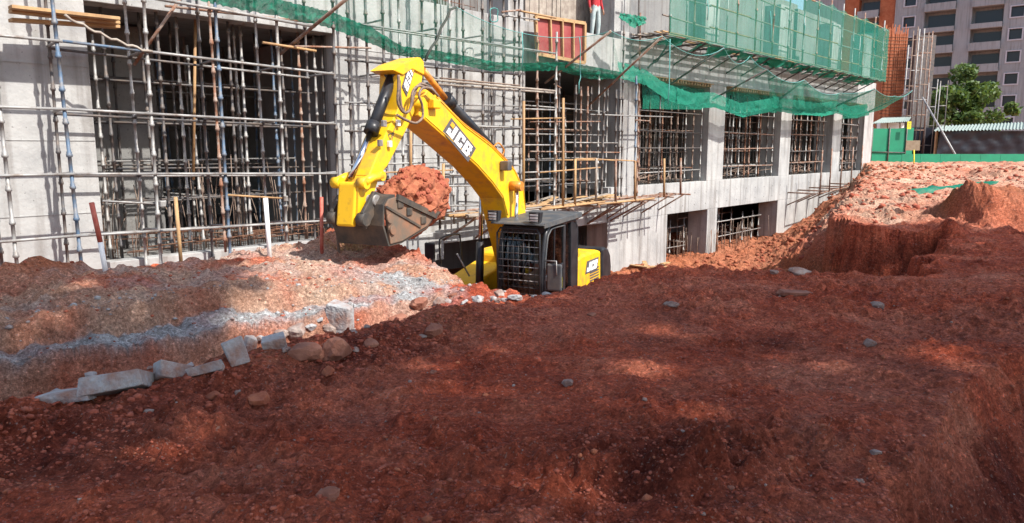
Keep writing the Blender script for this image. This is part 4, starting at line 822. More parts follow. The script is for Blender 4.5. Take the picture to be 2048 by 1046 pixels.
# tipping links
k0 = ex(700,366,.0); k1 = ex(756,352,.2); k2 = ex(712,438,.14)
for sg in (1,-1):
    E('tipping_lever', MB().tube([(k0[0],sg*.24,k0[1]),((k0[0]+k1[0])/2,sg*.25,(k0[1]+k1[1])/2+.03),(k1[0],sg*.24,k1[1])], [.085,.065,.075], 8), 'yellow', bev=0)
    pin(k0[0], k0[1], sg*.16, sg*.31, .085, 'yellow'); pin(k1[0], k1[1], sg*.2, sg*.3, .075, 'yellow'); pin(k2[0], k2[1], sg*.2, sg*.34, .10, 'bucket_steel')
hl = E('tipping_link', MB().prism([(k0[0]+.01,k0[1]+.03),(k0[0]+.07,k0[1]+.0),(k2[0]+.10,k2[1]-.10),(k2[0]+.02,k2[1]-.12)], -.16, .16), 'yellow_worn', bev=.03)
E('link_rib', MB().bar((k0[0]-.02,.17,k0[1]),(k2[0]-.02,.17,k2[1]-.05), .06, .14), 'yellow', hl)
# dipper nose and bucket ears
nx_ = ex(735,398,.19); E('dipper_nose', MB().prism([dp[8],dp[9],(nx_[0]+.14,nx_[1]),(nx_[0]+.05,nx_[1]-.14),(nx_[0]-.12,nx_[1]-.02)], -YD, YD), 'yellow', dip, bev=.02)
# bucket: side cheeks and a curved shell
YK = .47
bp_ = [ex(u,v,YK) for u, v in ((769,411),(776,398),(790,394),(838,423),(868,432),(852,452),(802,482),(779,488))]
bk = thing('excavator_bucket', (0,0,0), None, None, frame=EXC) if False else exv
for sg in (1,-1): E('bucket_cheek', MB().prism(bp_, sg*YK-.025, sg*YK+.025), 'bucket_side', bev=.008)
bx0 = bp_[0]; shell = [bp_[2],bp_[1],bp_[0],(bp_[0][0]+.02,(bp_[0][1]+bp_[7][1])/2),bp_[7],bp_[6],bp_[5],bp_[4]]
mb = MB(); mb.grid([[(x,y,z) for y in (-YK,-YK/3,YK/3,YK)] for x, z in shell], False); bo = E('bucket_shell', mb, 'bucket_steel'); sm = bo.modifiers.new('thickness', 'SOLIDIFY'); sm.thickness = .04
for i, y in enumerate((-.45,-.15,.15,.45)): E('bucket_tooth', MB().add([(bp_[4][0],y-.05,bp_[4][1]-.05),(bp_[4][0],y+.05,bp_[4][1]-.05),(bp_[4][0],y+.05,bp_[4][1]+.05),(bp_[4][0],y-.05,bp_[4][1]+.05),(bp_[4][0]-.2,y-.03,bp_[4][1]+.06),(bp_[4][0]-.2,y+.03,bp_[4][1]+.06)], [(0,1,2,3),(0,4,5,1),(2,5,4,3),(1,5,2),(0,3,4)]), 'bucket_steel')
E('wear_bar', MB().bar((bp_[0][0],YK+.035,bp_[0][1]-.02),(ex(838,454,YK)[0],YK+.035,ex(838,454,YK)[1]), .02, .035), 'bucket_steel')
E('cutting_edge', MB().bar((bp_[2][0],YK+.04,bp_[2][1]),(bp_[4][0],YK+.04,bp_[4][1]), .05, .09), 'bucket_steel')
for u, v in ((775,437),(781,460)): x, z = ex(u,v,YK); E('bolt_boss', MB().tube([(x,YK+.02,z),(x,YK+.06,z)], .07, 10), 'bucket_side')
for u, v in ((797,408),(815,423),(843,440)): 
    x, z = ex(u,v,YK); E('cheek_bolt_plate', MB().box((x-.07,YK+.02,z-.06),(x+.07,YK+.05,z+.06)), 'bucket_steel', bev=.01)
for sg in (1,-1): E('bucket_ear', MB().prism([(k2[0]-.02,k2[1]-.15),(k2[0]+.05,k2[1]+.1),(nx_[0]-.02,nx_[1]+.12),(nx_[0]-.35,nx_[1]+.02),(bp_[0][0]-.1,bp_[0][1]-.02)], sg*.28-.03, sg*.28+.03), 'bucket_steel', bev=.01)
pin(nx_[0]-.04, nx_[1]-.02, -.34, .34, .085, 'tube_grey')
# hoses and pipes
for k in range(3):
    P = [(x,YB-.06-.09*k,z+.05+.018*k) for x, z in top[1:]]; P.append((.2,YB-.06-.09*k,2.4)); E('hydraulic_pipe', MB().tube(bez(P,5), .018, 6), 'pipe_orange', boom)
E('boom_lamp', MB().box((ex(1002,331,YB)[0]-.1,YB+.01,ex(1002,331,YB)[1]-.1),(ex(1002,331,YB)[0]+.08,YB+.2,ex(1002,331,YB)[1]+.09)), 'tube_dark', boom, bev=.02)
E('pipe_loop', MB().tube(bez([(ex(985,296,.2)[0],.2,ex(985,296,.2)[1]),(ex(995,290,.2)[0],.22,ex(995,290,.2)[1]+.04),(ex(1006,300,.2)[0],.22,ex(1006,300,.2)[1]),(ex(1004,312,.2)[0],.2,ex(1004,312,.2)[1])],6), .016, 6), 'pipe_orange', boom)
def hose(P, y, r=.022):
    Q = [(ex(u,v,y)[0],y,ex(u,v,y)[1]) for u, v in P]; E('hydraulic_hose', MB().tube(bez(Q,6), r, 6), 'hose')
hose([(797,150),(797,175),(796,205),(806,224),(818,222),(823,205),(825,185),(836,172),(852,176),(868,188)], .36); hose([(794,230),(812,240),(832,246),(845,234),(844,210),(838,190),(846,176),(862,178),(876,192)], .4); hose([(799,160),(800,190),(803,214),(812,226),(822,214),(828,188),(840,168),(856,172)], .32)
E('hose_bracket', MB().box((ex(862,205,YB)[0]-.12,YB,ex(862,205,YB)[1]-.1),(ex(862,205,YB)[0]+.1,YB+.12,ex(862,205,YB)[1]+.05)), 'yellow', boom, bev=.02)
# lettering
def letters(par, ctr, y, dirv, length, mark=True):
    d = Vector((dirv[0],0,dirv[1])).normalized(); up = Vector((-d.z,0,d.x)) if (-d.z*0+d.x*1) else Vector((0,0,1))
    up = Vector((0,1,0)).cross(d); 
    R3 = Matrix((d, up, Vector((0,1,0)))).transposed(); o = Vector((ctr[0],y,ctr[1])); h = length*.36
    def plate(nm, pts, yy, m): return E(nm, MB().add([o+R3 @ Vector((px,py,yy)) for px, py in pts]+[o+R3 @ Vector((px,py,yy-.006)) for px, py in pts], [(0,1,2,3),(7,6,5,4),(0,4,5,1),(1,5,6,2),(2,6,7,3),(3,7,4,0)]), m, par)
    sh = .18*h; plate('logo_plate', [(-length/2-sh,-h/2),(length/2-sh,-h/2),(length/2+sh,h/2),(-length/2+sh,h/2)], .012, 'decal_dark')
    GL = {'J':[(.50,.25,.85,1),(0,0,.85,.25),(0,.25,.30,.46)],'C':[(0,0,.32,1),(.32,.76,.9,1),(.32,0,.9,.24),(.62,.60,.9,.76),(.62,.24,.9,.40)],'B':[(0,0,.32,1),(.32,.80,.82,1),(.32,.41,.82,.59),(.32,0,.82,.20),(.58,.59,.92,.80),(.58,.20,.92,.41)]}
    lw = length*.27
    for i, ch in enumerate('JCB'):
        mbl = MB()
        for x0, y0, x1, y1 in GL[ch]:
            q4 = []
            for gx_, gy_ in ((x0,y0),(x1,y0),(x1,y1),(x0,y1)):
                Y = (gy_-.5)*h*.72; q4.append((-length*.425+i*length*.295+gx_*lw*.98+Y*.36, Y))
            mbl.add([o+R3 @ Vector((a_,b_,.022)) for a_, b_ in q4]+[o+R3 @ Vector((a_,b_,.014)) for a_, b_ in q4], [(0,1,2,3),(7,6,5,4),(0,4,5,1),(1,5,6,2),(2,6,7,3),(3,7,4,0)])
        E('logo_letter', mbl, 'white_paint', par)
    if mark: plate('logo_mark', [(-length*.42,h*.12),(-length*.31,h*.12),(-length*.28,h*.36),(-length*.39,h*.36)], .021, 'orange_mark')
a = ex(905,262,YB); b = ex(934,297,YB); cc = ex(919,281,YB); letters(boom, cc, YB, (b[0]-a[0],b[1]-a[1]), 1.02)
a = ex(823,142,YD+.03); b = ex(814,172,YD+.03); cc = ex(819,156,YD+.03); letters(dip, cc, YD, (b[0]-a[0],b[1]-a[1]), .50)
letters(hd, (-1.28,1.72), 1.28, (-1,0), .78, False)
tx, tz = ex(783,272,YD); tri = [(tx-.06,tz+.05),(tx+.09,tz+.02),(tx+.02,tz-.1)]
for p, q_ in zip(tri, tri[1:]+tri[:1]): E('warning_sticker', MB().bar((p[0],YD+.004,p[1]),(q_[0],YD+.004,q_[1]), .004, .012), 'decal_dark', dip)
# the load: a lump of red soil heaped in the bucket
bm = bmesh.new(); bmesh.ops.create_icosphere(bm, subdivisions=5, radius=1)
hc = ex(805,412,0); 
for v in bm.verts:
    c = v.co.normalized(); n1 = mnoise.fractal(c*1.9+Vector((3,1,2)),1,2,5); n2 = mnoise.ridged_multi_fractal(c*3.5,1,2,4,1,2); n3 = mnoise.fractal(c*14,1,2,3); r = 1+.26*n1+.07*n2+.03*n3-.07; v.co = Vector((c.x*.86*r, c.y*.50*r, c.z*(.56 if c.z > 0 else .5)*r))
me = bpy.data.meshes.new('soil_heap'); bm.to_mesh(me); bm.free(); me.materials.append(M['dirt_clod'])
hp = bpy.data.objects.new('soil_heap', me); C.objects.link(hp); hp.location = EXC.M @ Vector((hc[0]-.27,0,hc[1]+.02)); hp.rotation_euler = (0,R(14),EXC.rz); tag(hp, 'heaped lump of red soil filling the excavator bucket', 'soil heap')
src = [v.co.copy() for v in me.vertices]; mbc = MB()
for i in range(420):
    c0 = random.choice(src)
    if c0.z < -.32: continue
    r = min(.11, .028*math.exp(random.gauss(0,.6))); c0 = c0+Vector((U(-.02,.02),U(-.02,.02),U(-.01,.02))); mbc.add([tuple(c0+Vector(q)*r*U(.65,1.25)) for q in IV], IF)
ORG[hp] = Vector(); mbc.build('loose_clods', 'crumb', hp, kind='stuff')

# ------------------------------------------------------------------ person on the slab
def person():
    p0 = fs(1190,74,14.3); base = Vector((p0.x,14.3,Z1)); fr = FAC
    bmx = bpy.data.meshes.new('person'); V = []; Ed = []; Rd = []
    def j(x, y, z, r, par=None):
        V.append((x,y,z)); Rd.append(r); 
        if par is not None: Ed.append((par,len(V)-1))
        return len(V)-1
    pel = j(0,0,.93,.135); ch = j(0,.01,1.16,.145,pel); sh = j(0,.0,1.38,.15,ch); nk = j(0,-.01,1.5,.06,sh); hd_ = j(0,-.03,1.6,.085,nk); h2 = j(0,-.03,1.70,.09,hd_); j(0,-.02,1.76,.06,h2)
    for sg in (-1,1):
        hip = j(sg*.1,0,.86,.105,pel); kn = j(sg*.13,-.02,.47,.075,hip); an = j(sg*.14,.02,.09,.06,kn); heel = j(sg*.14,.03,.04,.045,an); j(sg*.16,-.17,.035,.04,heel)
        so = j(sg*.19,0,1.40,.07,sh); el = j(sg*.27,.03,1.12,.05,so); wr = j(sg*.29,-.05,.88,.032,el); pa = j(sg*.29,-.07,.81,.038,wr)
        for k, (dx, ln) in enumerate(((-.03,.085),(-.01,.095),(.01,.09),(.03,.075))):
            f1 = j(sg*.29+dx,-.085,.81-ln*.55,.0095,pa); j(sg*.29+dx,-.075,.81-ln,.008,f1)
        t1 = j(sg*.25,-.10,.815,.011,pa); j(sg*.245,-.115,.785,.009,t1)
    bmx.from_pydata(V, Ed, []); o = bpy.data.objects.new('tmp', bmx); C.objects.link(o); o.modifiers.new('skin','SKIN'); 
    for i, r in enumerate(Rd): bmx.skin_vertices[0].data[i].radius = (r, r*(.82 if V[i][2] > .8 and r > .1 else 1))
    for i in range(len(V)): bmx.skin_vertices[0].data[i].use_root = (i == 0)
    s_ = o.modifiers.new('sub','SUBSURF'); s_.levels = 2; s_.render_levels = 2
    dg = bpy.context.evaluated_depsgraph_get(); me = bpy.data.meshes.new_from_object(o.evaluated_get(dg)); bpy.data.objects.remove(o)
    for m_ in ('skin','shirt_red','jeans','shoe','hair'): me.materials.append(M[m_])
    for p in me.polygons:
        c = p.center; z = c.z; arm = abs(c.x) > .2 and z > .72
        p.material_index = 3 if z < .075 else (2 if z < .98 and not arm else (1 if (z < 1.47 and not (arm and z < .9)) else 0)); p.use_smooth = True
    bo = bpy.data.objects.new('person', me); C.objects.link(bo); bo.location = fr.M @ base; bo.rotation_euler = (0,0,fr.rz-R(8))
    tag(bo, 'person in a red shirt and pale jeans standing on the slab edge', 'person')
    # hair and face
    bm = bmesh.new(); bmesh.ops.create_icosphere(bm, subdivisions=3, radius=1)
    for v in bm.verts: v.co = Vector((v.co.x*.1, v.co.y*.115+.0, max(v.co.z*.1,-.02 if v.co.y < -.3 else -.09)))+Vector((0,-.015,1.715))
    hm = bpy.data.meshes.new('hair'); bm.to_mesh(hm); bm.free(); hm.materials.append(M['hair']); h = bpy.data.objects.new('hair', hm); C.objects.link(h); h.parent = bo
    for nm, pts, m_ in (('nose',[((0,-.135,1.65),.016),((0,-.125,1.68),.009)],'skin'),('mouth',[((-.025,-.116,1.605),.007),((.025,-.116,1.605),.007)],'shirt_red')):
        mb = MB(); mb.tube([p for p, _ in pts], [r for _, r in pts], 6); ORG[bo] = Vector(); mb.build(nm, m_, bo)
    for sx in (-1,1): MB().tube([(sx*.033,-.112,1.675),(sx*.033,-.122,1.675)], .011, 8).build('eye', 'hair', bo); MB().tube([(sx*.088,-.03,1.64),(sx*.1,-.02,1.68)], [.014,.018], 6).build('ear', 'skin', bo)
person()

# ------------------------------------------------------------------ barrier posts in the spoil bank
def post(u0, v0, u1, v1, m_, r, label, m2=None):
    P, t = hit(u0, v0); q = NI.dot(P); q = max(9.5, min(q, 12.3)); a = fs(u0,v0,q); b = fs(u1,v1,q)
    if m2:
        t_ = thing('barrier_post', a, label, 'post', 'barrier posts', FAC); k = a.lerp(b,.42); MB().tube([a-Vector((0,0,.15)),k], r, 8).build('lower_tube', m2, t_, FAC); MB().tube([k,b], r, 8).build('upper_tube', m_, t_, FAC)
    else: MB().tube([a-Vector((0,0,.15)),b], r, 8).build('barrier_post', m_, None, FAC, label=label, cat='post', group='barrier posts')
post(213,540,183,405,'red_paint',.034,'leaning red and white post by the left concrete wall','white_paint'); post(362,520,351,394,'timber',.032,'pale wooden stake second from the left wall')
post(540,513,531,396,'white_paint',.036,'upright white post before the dark bay'); post(643,506,643,394,'red_paint',.03,'upright red post left of the excavator bucket'); post(679,505,668,392,'rebar_light',.024,'thin brown stake touching the excavator bucket')
# dry plants by the bucket
mb = MB(); P0 = fs(715,497,10.3)
for i in range(70):
    a = P0+Vector((U(-.4,.35),U(-.25,.25),U(-.08,.0))); h_ = abs(random.gauss(.18,.16))+.04; d1 = Vector((U(-.25,.25),U(-.2,.2),h_)); d2 = d1+Vector((U(-.25,.25),U(-.1,.1),U(-.1,.18))); mb.tube([a,a+d1*.6,a+d1,a+d2], [.006,.006,.005,.003], 4)
mb.build('dry_grass', 'dry_stalk', None, FAC, label='tangle of dry stalks on the bank below the excavator bucket', cat='dry grass', kind='stuff')

# ------------------------------------------------------------------ stones and concrete lumps
def lump(u, v, wpx, m_, label, flat=.65, sub=3, ell=1.0, seed=None, cat='stone', name='stone', group=None, ang=.3, sink=.5, rz=None):
    P, t = hit(u, v); r = wpx/2/FPX*t*1.0; seed = seed if seed is not None else u*.37+v; bm = bmesh.new(); bmesh.ops.create_icosphere(bm, subdivisions=sub, radius=1)
    planes = [(Vector((random.gauss(0,1),random.gauss(0,1),random.gauss(0,1))).normalized(), U(.5,.82)) for _ in range(11)]
    for q in bm.verts:
        c = q.co.normalized(); k = 1+ang*mnoise.fractal(c*1.3+Vector((seed,0,0)),1,2,4)
        for n_, d in planes:
            dd = (c*k).dot(n_)
            if dd > d: k *= d/dd
        q.co = Vector((c.x*r*k*ell, c.y*r*k*.8, c.z*r*k*flat))
    me = bpy.data.meshes.new(name); bm.to_mesh(me); bm.free(); me.materials.append(M[m_]); o = bpy.data.objects.new(name, me); C.objects.link(o)
    o.location = P+Vector((0,0,r*flat*(.6-sink))); o.rotation_euler = (U(-.15,.15),U(-.15,.15),U(0,6) if rz is None else rz); return tag(o, label, cat, group)
def slab(u, v, wpx, hpx, m_, label, tilt=(0,0,0), thick=.35, dp_=.8):
    P, t = hit(u, v); wd = wpx/FPX*t; ht = hpx/FPX*t; bm = bmesh.new()
    for sx in (-1,1):
        for sy in (-1,1):
            for sz in (-1,1):
                if random.random() < .22:      # a corner broken off: two or three nearer points instead
                    for _ in range(3): bm.verts.new((sx*wd*.5*U(.5,.95), sy*wd*dp_*.5*U(.5,.95), sz*ht*.5*U(.4,.95)))
                else: bm.verts.new((sx*wd*.5*U(.78,1.05), sy*wd*dp_*.5*U(.75,1.05), sz*ht*.5*U(.8,1.05)))
    bmesh.ops.convex_hull(bm, input=bm.verts); bmesh.ops.delete(bm, geom=[q for q in bm.verts if not q.link_faces], context='VERTS')
    bmesh.ops.bevel(bm, geom=bm.edges[:], offset=min(wd,ht)*.035, segments=1, affect='EDGES')
    me = bpy.data.meshes.new('concrete_chunk'); bm.to_mesh(me); bm.free(); me.materials.append(M[m_]); o = bpy.data.objects.new('concrete_chunk', me); C.objects.link(o)
    o.location = P+Vector((0,0,ht*.16)); o.rotation_euler = tilt; return tag(o, label, 'concrete chunk', 'broken concrete along the trench')
slab(235,775,112,34,'chunk_grey','broad flat grey concrete slab leaning in the trench at left',(R(-22),R(-8),R(12)))
slab(140,795,95,20,'chunk_grey','flat pale concrete piece at the lower left end of the trench',(R(-10),R(-6),R(8)))
slab(345,752,62,34,'chunk_grey','wedge of pale concrete right of the broad slab',(R(-25),R(18),R(30))); slab(410,740,64,18,'chunk_grey','thin broken concrete plate lying on the trench lip',(R(-12),R(-14),R(10)))
slab(472,712,42,52,'chunk_grey','upright pale concrete shard with a reddish face',(R(-14),R(-16),R(25)),dp_=.6); slab(500,695,26,36,'chunk_grey','small upright concrete shard beside the reddish one',(R(10),R(14),R(50)))
slab(548,690,44,26,'chunk_grey','low grey concrete lump between shard and boulder',(R(12),R(-10),R(20))); slab(680,645,52,58,'chunk_grey','tall pale grey concrete block standing in the rubble',(R(6),R(12),R(-12)),dp_=.7)
lump(595,662,50,'rock_grey','round grey boulder left of the tall concrete block',.85); lump(660,660,38,'rock_grey','grey knobbly stone at the foot of the tall concrete block',.7)
lump(672,700,84,'rock_brown','big rounded brown boulder on the trench lip',.72); lump(598,712,80,'rock_brown','broad brown boulder left of the rounded one',.6); lump(637,712,40,'rock_brown','small brown boulder wedged between two bigger ones',.8)
lump(868,662,56,'rock_brown','flat angular brown rock at the right end of the rubble line',.5); lump(845,674,20,'rock_grey','small round grey pebble before the angular brown rock',.8); lump(740,690,40,'rock_brown','low brown rock right of the big boulder',.6); lump(790,640,46,'rock_brown','brown rock slab leaning on the lit bank',.55)
lump(835,610,60,'rock_brown','brown clod at the foot of the sunlit grey rubble',.6); lump(880,605,30,'rock_grey','dull grey chunk in the grey rubble near the pit edge',.7); lump(955,600,34,'chunk_grey','grey broken block in the rubble before the cab',.6); lump(995,602,20,'rock_grey','small grey broken block below the cab grille',.6); lump(1028,596,34,'chunk_grey','white angular block at the right end of the rubble below the cab',.55); lump(1000,590,30,'rock_grey','grey block beside the white angular one',.7)
lump(905,592,22,'rock_brown','small brown lump in the sunlit rubble',.6); lump(930,606,22,'chunk_grey','small pale lump low in the rubble',.6)
lump(1603,546,46,'rock_grey','flat oval grey stone on the plateau edge',.45,ell=1.2,rz=0); lump(1547,545,22,'rock_grey','small grey stone left of the flat oval stone',.6); lump(1345,610,38,'rock_grey','whitish stone half sunk in the middle of the plateau',.4); lump(1752,612,36,'rock_grey','pale angular stone on the right of the plateau',.55); lump(1740,690,28,'rock_grey','dark grey stone casting a shadow at right',.9); lump(1135,768,38,'rock_grey','grey brown stone alone in the middle foreground',.55)
lump(655,990,52,'rock_brown','pale brown stone near the bottom edge left of centre',.5); lump(300,824,22,'rock_grey','small grey stone below the trench at left',.6); lump(865,745,22,'rock_brown','small brown stone in the centre left foreground',.5); lump(820,764,16,'rock_grey','tiny pale pebble in the centre left foreground',.5); lump(475,785,16,'rock_grey','small bluish pebble on the red ridge',.8)
lump(520,800,60,'dirt_clod','large red clod on the ridge below the trench',.5); lump(430,790,40,'dirt_clod','red clod left of the large one on the ridge',.5); lump(655,745,36,'dirt_clod','orange red clod below the boulders',.7)
LL = ['above the flat pale piece at the lower left of the trench','just right of the broad flat slab','above the thin broken plate','right of the thin broken plate','above the small upright shard','left of the round grey boulder','right of the round grey boulder','just right of the tall pale block','farthest right of the tall pale block','left above the foot of the tall pale block','below the low grey lump','above the wedge of pale concrete']
for (u, v, w_), lb_ in zip(((180,752,26),(292,764,30),(382,730,22),(436,738,30),(520,676,24),(560,668,34),(622,655,26),(704,664,22),(735,655,18),(640,640,20),(575,700,24),(300,735,18)), LL):
    lump(u, v, w_, random.choice(['chunk_grey','chunk_grey','rock_grey']), 'small broken concrete lump '+lb_, U(.5,.8), group='small lumps in the trench rubble', name='concrete_lump', cat='concrete chunk', ang=.4)
slab(1590,588,70,9,'rock_brown','long flat brown stone plate on the plateau',(R(4),R(4),R(15)),dp_=.35)
lump(818,492,48,'chunk_grey','white lumpy bag of debris under the bucket',.6,ang=.35); lump(710,700,20,'rock_grey','small pebble right of the boulders',.6); lump(1290,800,14,'rock_grey','tiny pebble right of the lone stone',.6); lump(1365,862,12,'rock_grey','tiny white pebble in the centre foreground',.6); lump(1750,905,26,'rock_grey','grey stone at the rim of the dark hole',.6); lump(1720,965,20,'rock_grey','small stone low on the rim of the dark hole',.6)
lump(1460,975,22,'rock_brown','small brown stone at the bottom right of centre',.6); lump(520,935,18,'rock_brown','small brown stone at the bottom left',.5); lump(1185,630,26,'rock_brown','small clod on the crest before the counterweight',.5)
# timber offcuts below the basement wall
for i, (u, v) in enumerate(((1262,546),(1290,542),(1305,545),(1278,540),(1330,540))):
    Pf = fs(u,v,13.0); zt = float(H(*(DF*Pf.x+NI*13.0)[:2])); P = DF*Pf.x+NI*13.0; P.z = zt+.05; a = U(0,PI); d = Vector((math.cos(a),math.sin(a),U(-.05,.1)))*U(.25,.5); MB().bar(P-d, P+d, .14, .04).build('timber_offcut', 'timber', None, label=['pale timber offcut nearest the counterweight on the sunlit soil','pale timber offcut second from the counterweight','pale timber offcut third from the counterweight','pale timber offcut lying lowest of the scattered pieces','pale timber offcut farthest from the counterweight'][i], cat='timber', group='timber offcuts under the basement wall')
P, t = hit(1900,388); mb = MB()
sh_ = [[P+Vector((1.2*(i/16-.5)*1.4+.05*random.random(), .35*(j/6-.5), .10*math.sin(PI*j/6)*(.6+.4*mnoise.noise(Vector((i*.4,j*.6,1))))+.18*(i/16))) for i in range(17)] for j in range(7)]
sh_ = [[p+Vector((mnoise.noise(p*3.1)*.2,mnoise.noise(p*2.7+Vector((5,0,0)))*.3,abs(mnoise.noise(p*4.0))*.16)) for p in r_] for r_ in sh_]
mb.grid(sh_).build('fallen_net', 'net_dense', None, label='crumpled piece of green net lying on the bare slope', cat='net')

# ------------------------------------------------------------------ background behind the far corner
def wbox(name, a, b, m_, par=None, **k): return MB().box(a, b).build(name, m_, par, **k)
D1 = 50.0
def bp2(u, v, D): return dep(u, v, D)
gf = thing('sheet_fence', bp2(1780,332,D1), 'tall green sheet metal fence panel beside the building corner', 'fence')
xs = [bp2(u,300,D1).x for u in (1742,1776,1810)]; z0, z1 = bp2(1780,332,D1).z, bp2(1780,257,D1).z
for a, b in zip(xs[:-1], xs[1:]): wbox('sheet_panel', (a+.01,D1,z0), (b-.01,D1+.04,z1), 'green_sheet', gf)
wbox('sheet_panel', (xs[2]+.01,D1+.02,z0), (xs[2]+.5,D1+.9,z1+.05), 'green_sheet', gf)
for x in xs: MB().tube([(x,D1-.05,z0-.3),(x,D1-.05,z1+.1)], .045, 6).build('fence_post', 'tube_dark', gf)
MB().tube([(xs[0],D1-.05,z0+.95),(xs[2],D1-.05,z0+.9)], .035, 6).build('fence_rail', 'tube_dark', gf)
lf = thing('sheet_fence', bp2(1880,326,48), 'low long green sheet fence along the far edge of the slope', 'fence'); us = [1803,1840,1880,1920,1960,2000,2050]
for a, b in zip(us[:-1], us[1:]): pa, pb = bp2(a,328,48), bp2(b,328,48); wbox('sheet_panel', (pa.x,48,pa.z-.1), (pb.x-.015,48.05,bp2(a,308,48).z), 'green_sheet', lf)
sh = thing('tin_shelter', bp2(1785,258,52), 'small shelter with pale corrugated tin roof above the green fence', 'shelter')
ra, rb, rc, rd = bp2(1745,247,51), bp2(1818,243,51), bp2(1824,234,54), bp2(1766,236,54)
mb = MB(); nn = 40; mb.grid([[ra.lerp(rb,i/nn).lerp(rd.lerp(rc,i/nn), j/3)+Vector((0,0,.04*math.cos(i*PI))) for i in range(nn+1)] for j in range(4)], False); mb.build('tin_roof', 'tin_roof', sh)
for u in (1752,1775,1800,1817): MB().tube([bp2(u,262,52),bp2(u,244,52)], .05, 5).build('shelter_post', 'timber', sh)
wbox('pale_sacks', bp2(1760,259,53.0)-Vector((0,0,0)), bp2(1800,246,53.6), 'pvc', sh, )
sg = thing('yellow_sign', bp2(1819,258,49.6), 'small yellow notice sign hanging at the shelter corner', 'sign'); a = bp2(1814,258,49.6); b = bp2(1823,243,49.6); wbox('sign_plate', a, (b.x,a.y+.03,b.z), 'sign_yellow', sg)
for k in range(3): wbox('sign_line', (a.x+.05,a.y-.006,a.z+.12+.12*k), (b.x-.05,a.y-.002,a.z+.16+.12*k), 'decal_dark', sg)
bs = thing('sign_board', bp2(1828,335,44), 'brown sign board on a slim yellow post', 'sign'); a = bp2(1811,301,44); b = bp2(1841,281,44); wbox('board', a, (b.x,a.y+.04,b.z), 'board_brown', bs, bevel=.01); MB().tube([bp2(1828,337,44),bp2(1828,300,44)], .04, 6).build('post', 'sign_yellow', bs)
# rust coloured wall of reinforcing bars
rw = thing('rebar_wall', bp2(1788,240,60), 'tall dense wall of rust coloured reinforcing bars', 'rebar wall'); a = bp2(1757,240,60); b = bp2(1816,68,60); wbox('bar_mass', (a.x,60,a.z-6), (b.x,61.2,b.z), 'rust_wall', rw)
mb = MB(); x = a.x
while x < b.x: mb.tube([(x,59.95,a.z-6),(x+U(-.03,.03),59.93,b.z+U(.1,.9))], .03, 4); x += .085
mb.build('vertical_bars', 'rust_wall', rw, kind='stuff')
mb = MB()
for k in range(26): z = a.z+(b.z-a.z)*k/26; mb.tube([(a.x,59.9,z),(b.x,59.9,z+U(-.03,.03))], .02, 4)
mb.build('tie_bars', 'rebar', rw, kind='stuff')
def wtower(label, u0, u1, v0, v1, D, nx_, dz, m_, r=.05, depth=1.4):
    t = thing('scaffold_tower', bp2((u0+u1)/2,v1,D), label, 'scaffold'); a = bp2(u0,v1,D); b = bp2(u1,v0,D)
    for i in range(nx_+1):
        x = a.x+(b.x-a.x)*i/nx_
        for dd in (0,depth): MB().tube([(x+U(-.05,.05),D+dd,a.z),(x+U(-.05,.05),D+dd,b.z+U(-1,.5))], r, 5).build('standard', random.choice(m_), t)
    z = a.z+.8
    while z < b.z:
        for dd in (0,depth): MB().tube([(a.x,D+dd,z),(b.x,D+dd,z+U(-.05,.05))], r*.85, 5).build('ledger', random.choice(m_), t)
        z += dz
    return t
st = wtower('tall rusty scaffold tower between rebar wall and tree', 1818,1866,60,312,57,3,1.15,['tube_rust','tube_grey','rebar_light'])
MB().tube([bp2(1845,195,56.5),bp2(1911,310,50)], .07, 6).build('prop', 'tube_grey', None, label='long grey diagonal prop resting on the slope before the tarp shed', cat='pole')
wbox('core_panel', (bp2(1822,200,59).x,59,0), (bp2(1862,200,59).x,59.4,bp2(1840,70,59).z), 'tube_dark', st)
wtower('thin grey scaffold tower in front of the tree', 1868,1898,150,312,54,1,1.4,['tube_grey','tube_dark'], .035)
# tarp shed
ts = thing('tarp_shed', bp2(1960,312,53), 'low shed wrapped in dark tarpaulin under a pale sheet roof', 'shed'); a = bp2(1872,318,53); b = bp2(2070,262,53)
rows = [[Vector((a.x+(b.x-a.x)*i/40,53+.12*mnoise.fractal(Vector((i*.3,j*.5,2)),1,2,3)-.2*(j/10),a.z+(b.z-a.z)*j/10)) for i in range(41)] for j in range(11)]
MB().grid(rows).build('tarp_wall', 'tarp', ts)
ra, rb = bp2(1868,262,52.5), bp2(2075,258,52.5); rc, rd = bp2(2075,243,57), bp2(1880,252,57); mb = MB(); nn = 60; mb.grid([[ra.lerp(rb,i/nn).lerp(rd.lerp(rc,i/nn), j/3)+Vector((0,0,.05*math.cos(i*PI))) for i in range(nn+1)] for j in range(4)], False); mb.build('roof_sheet', 'tin_roof', ts)
wbox('roof_support', (a.x,53.2,a.z), (a.x+.12,53.4,ra.z), 'timber', ts); wbox('back_wall', (a.x+.2,57,a.z), (b.x,57.2,rd.z-.1), 'tarp', ts)
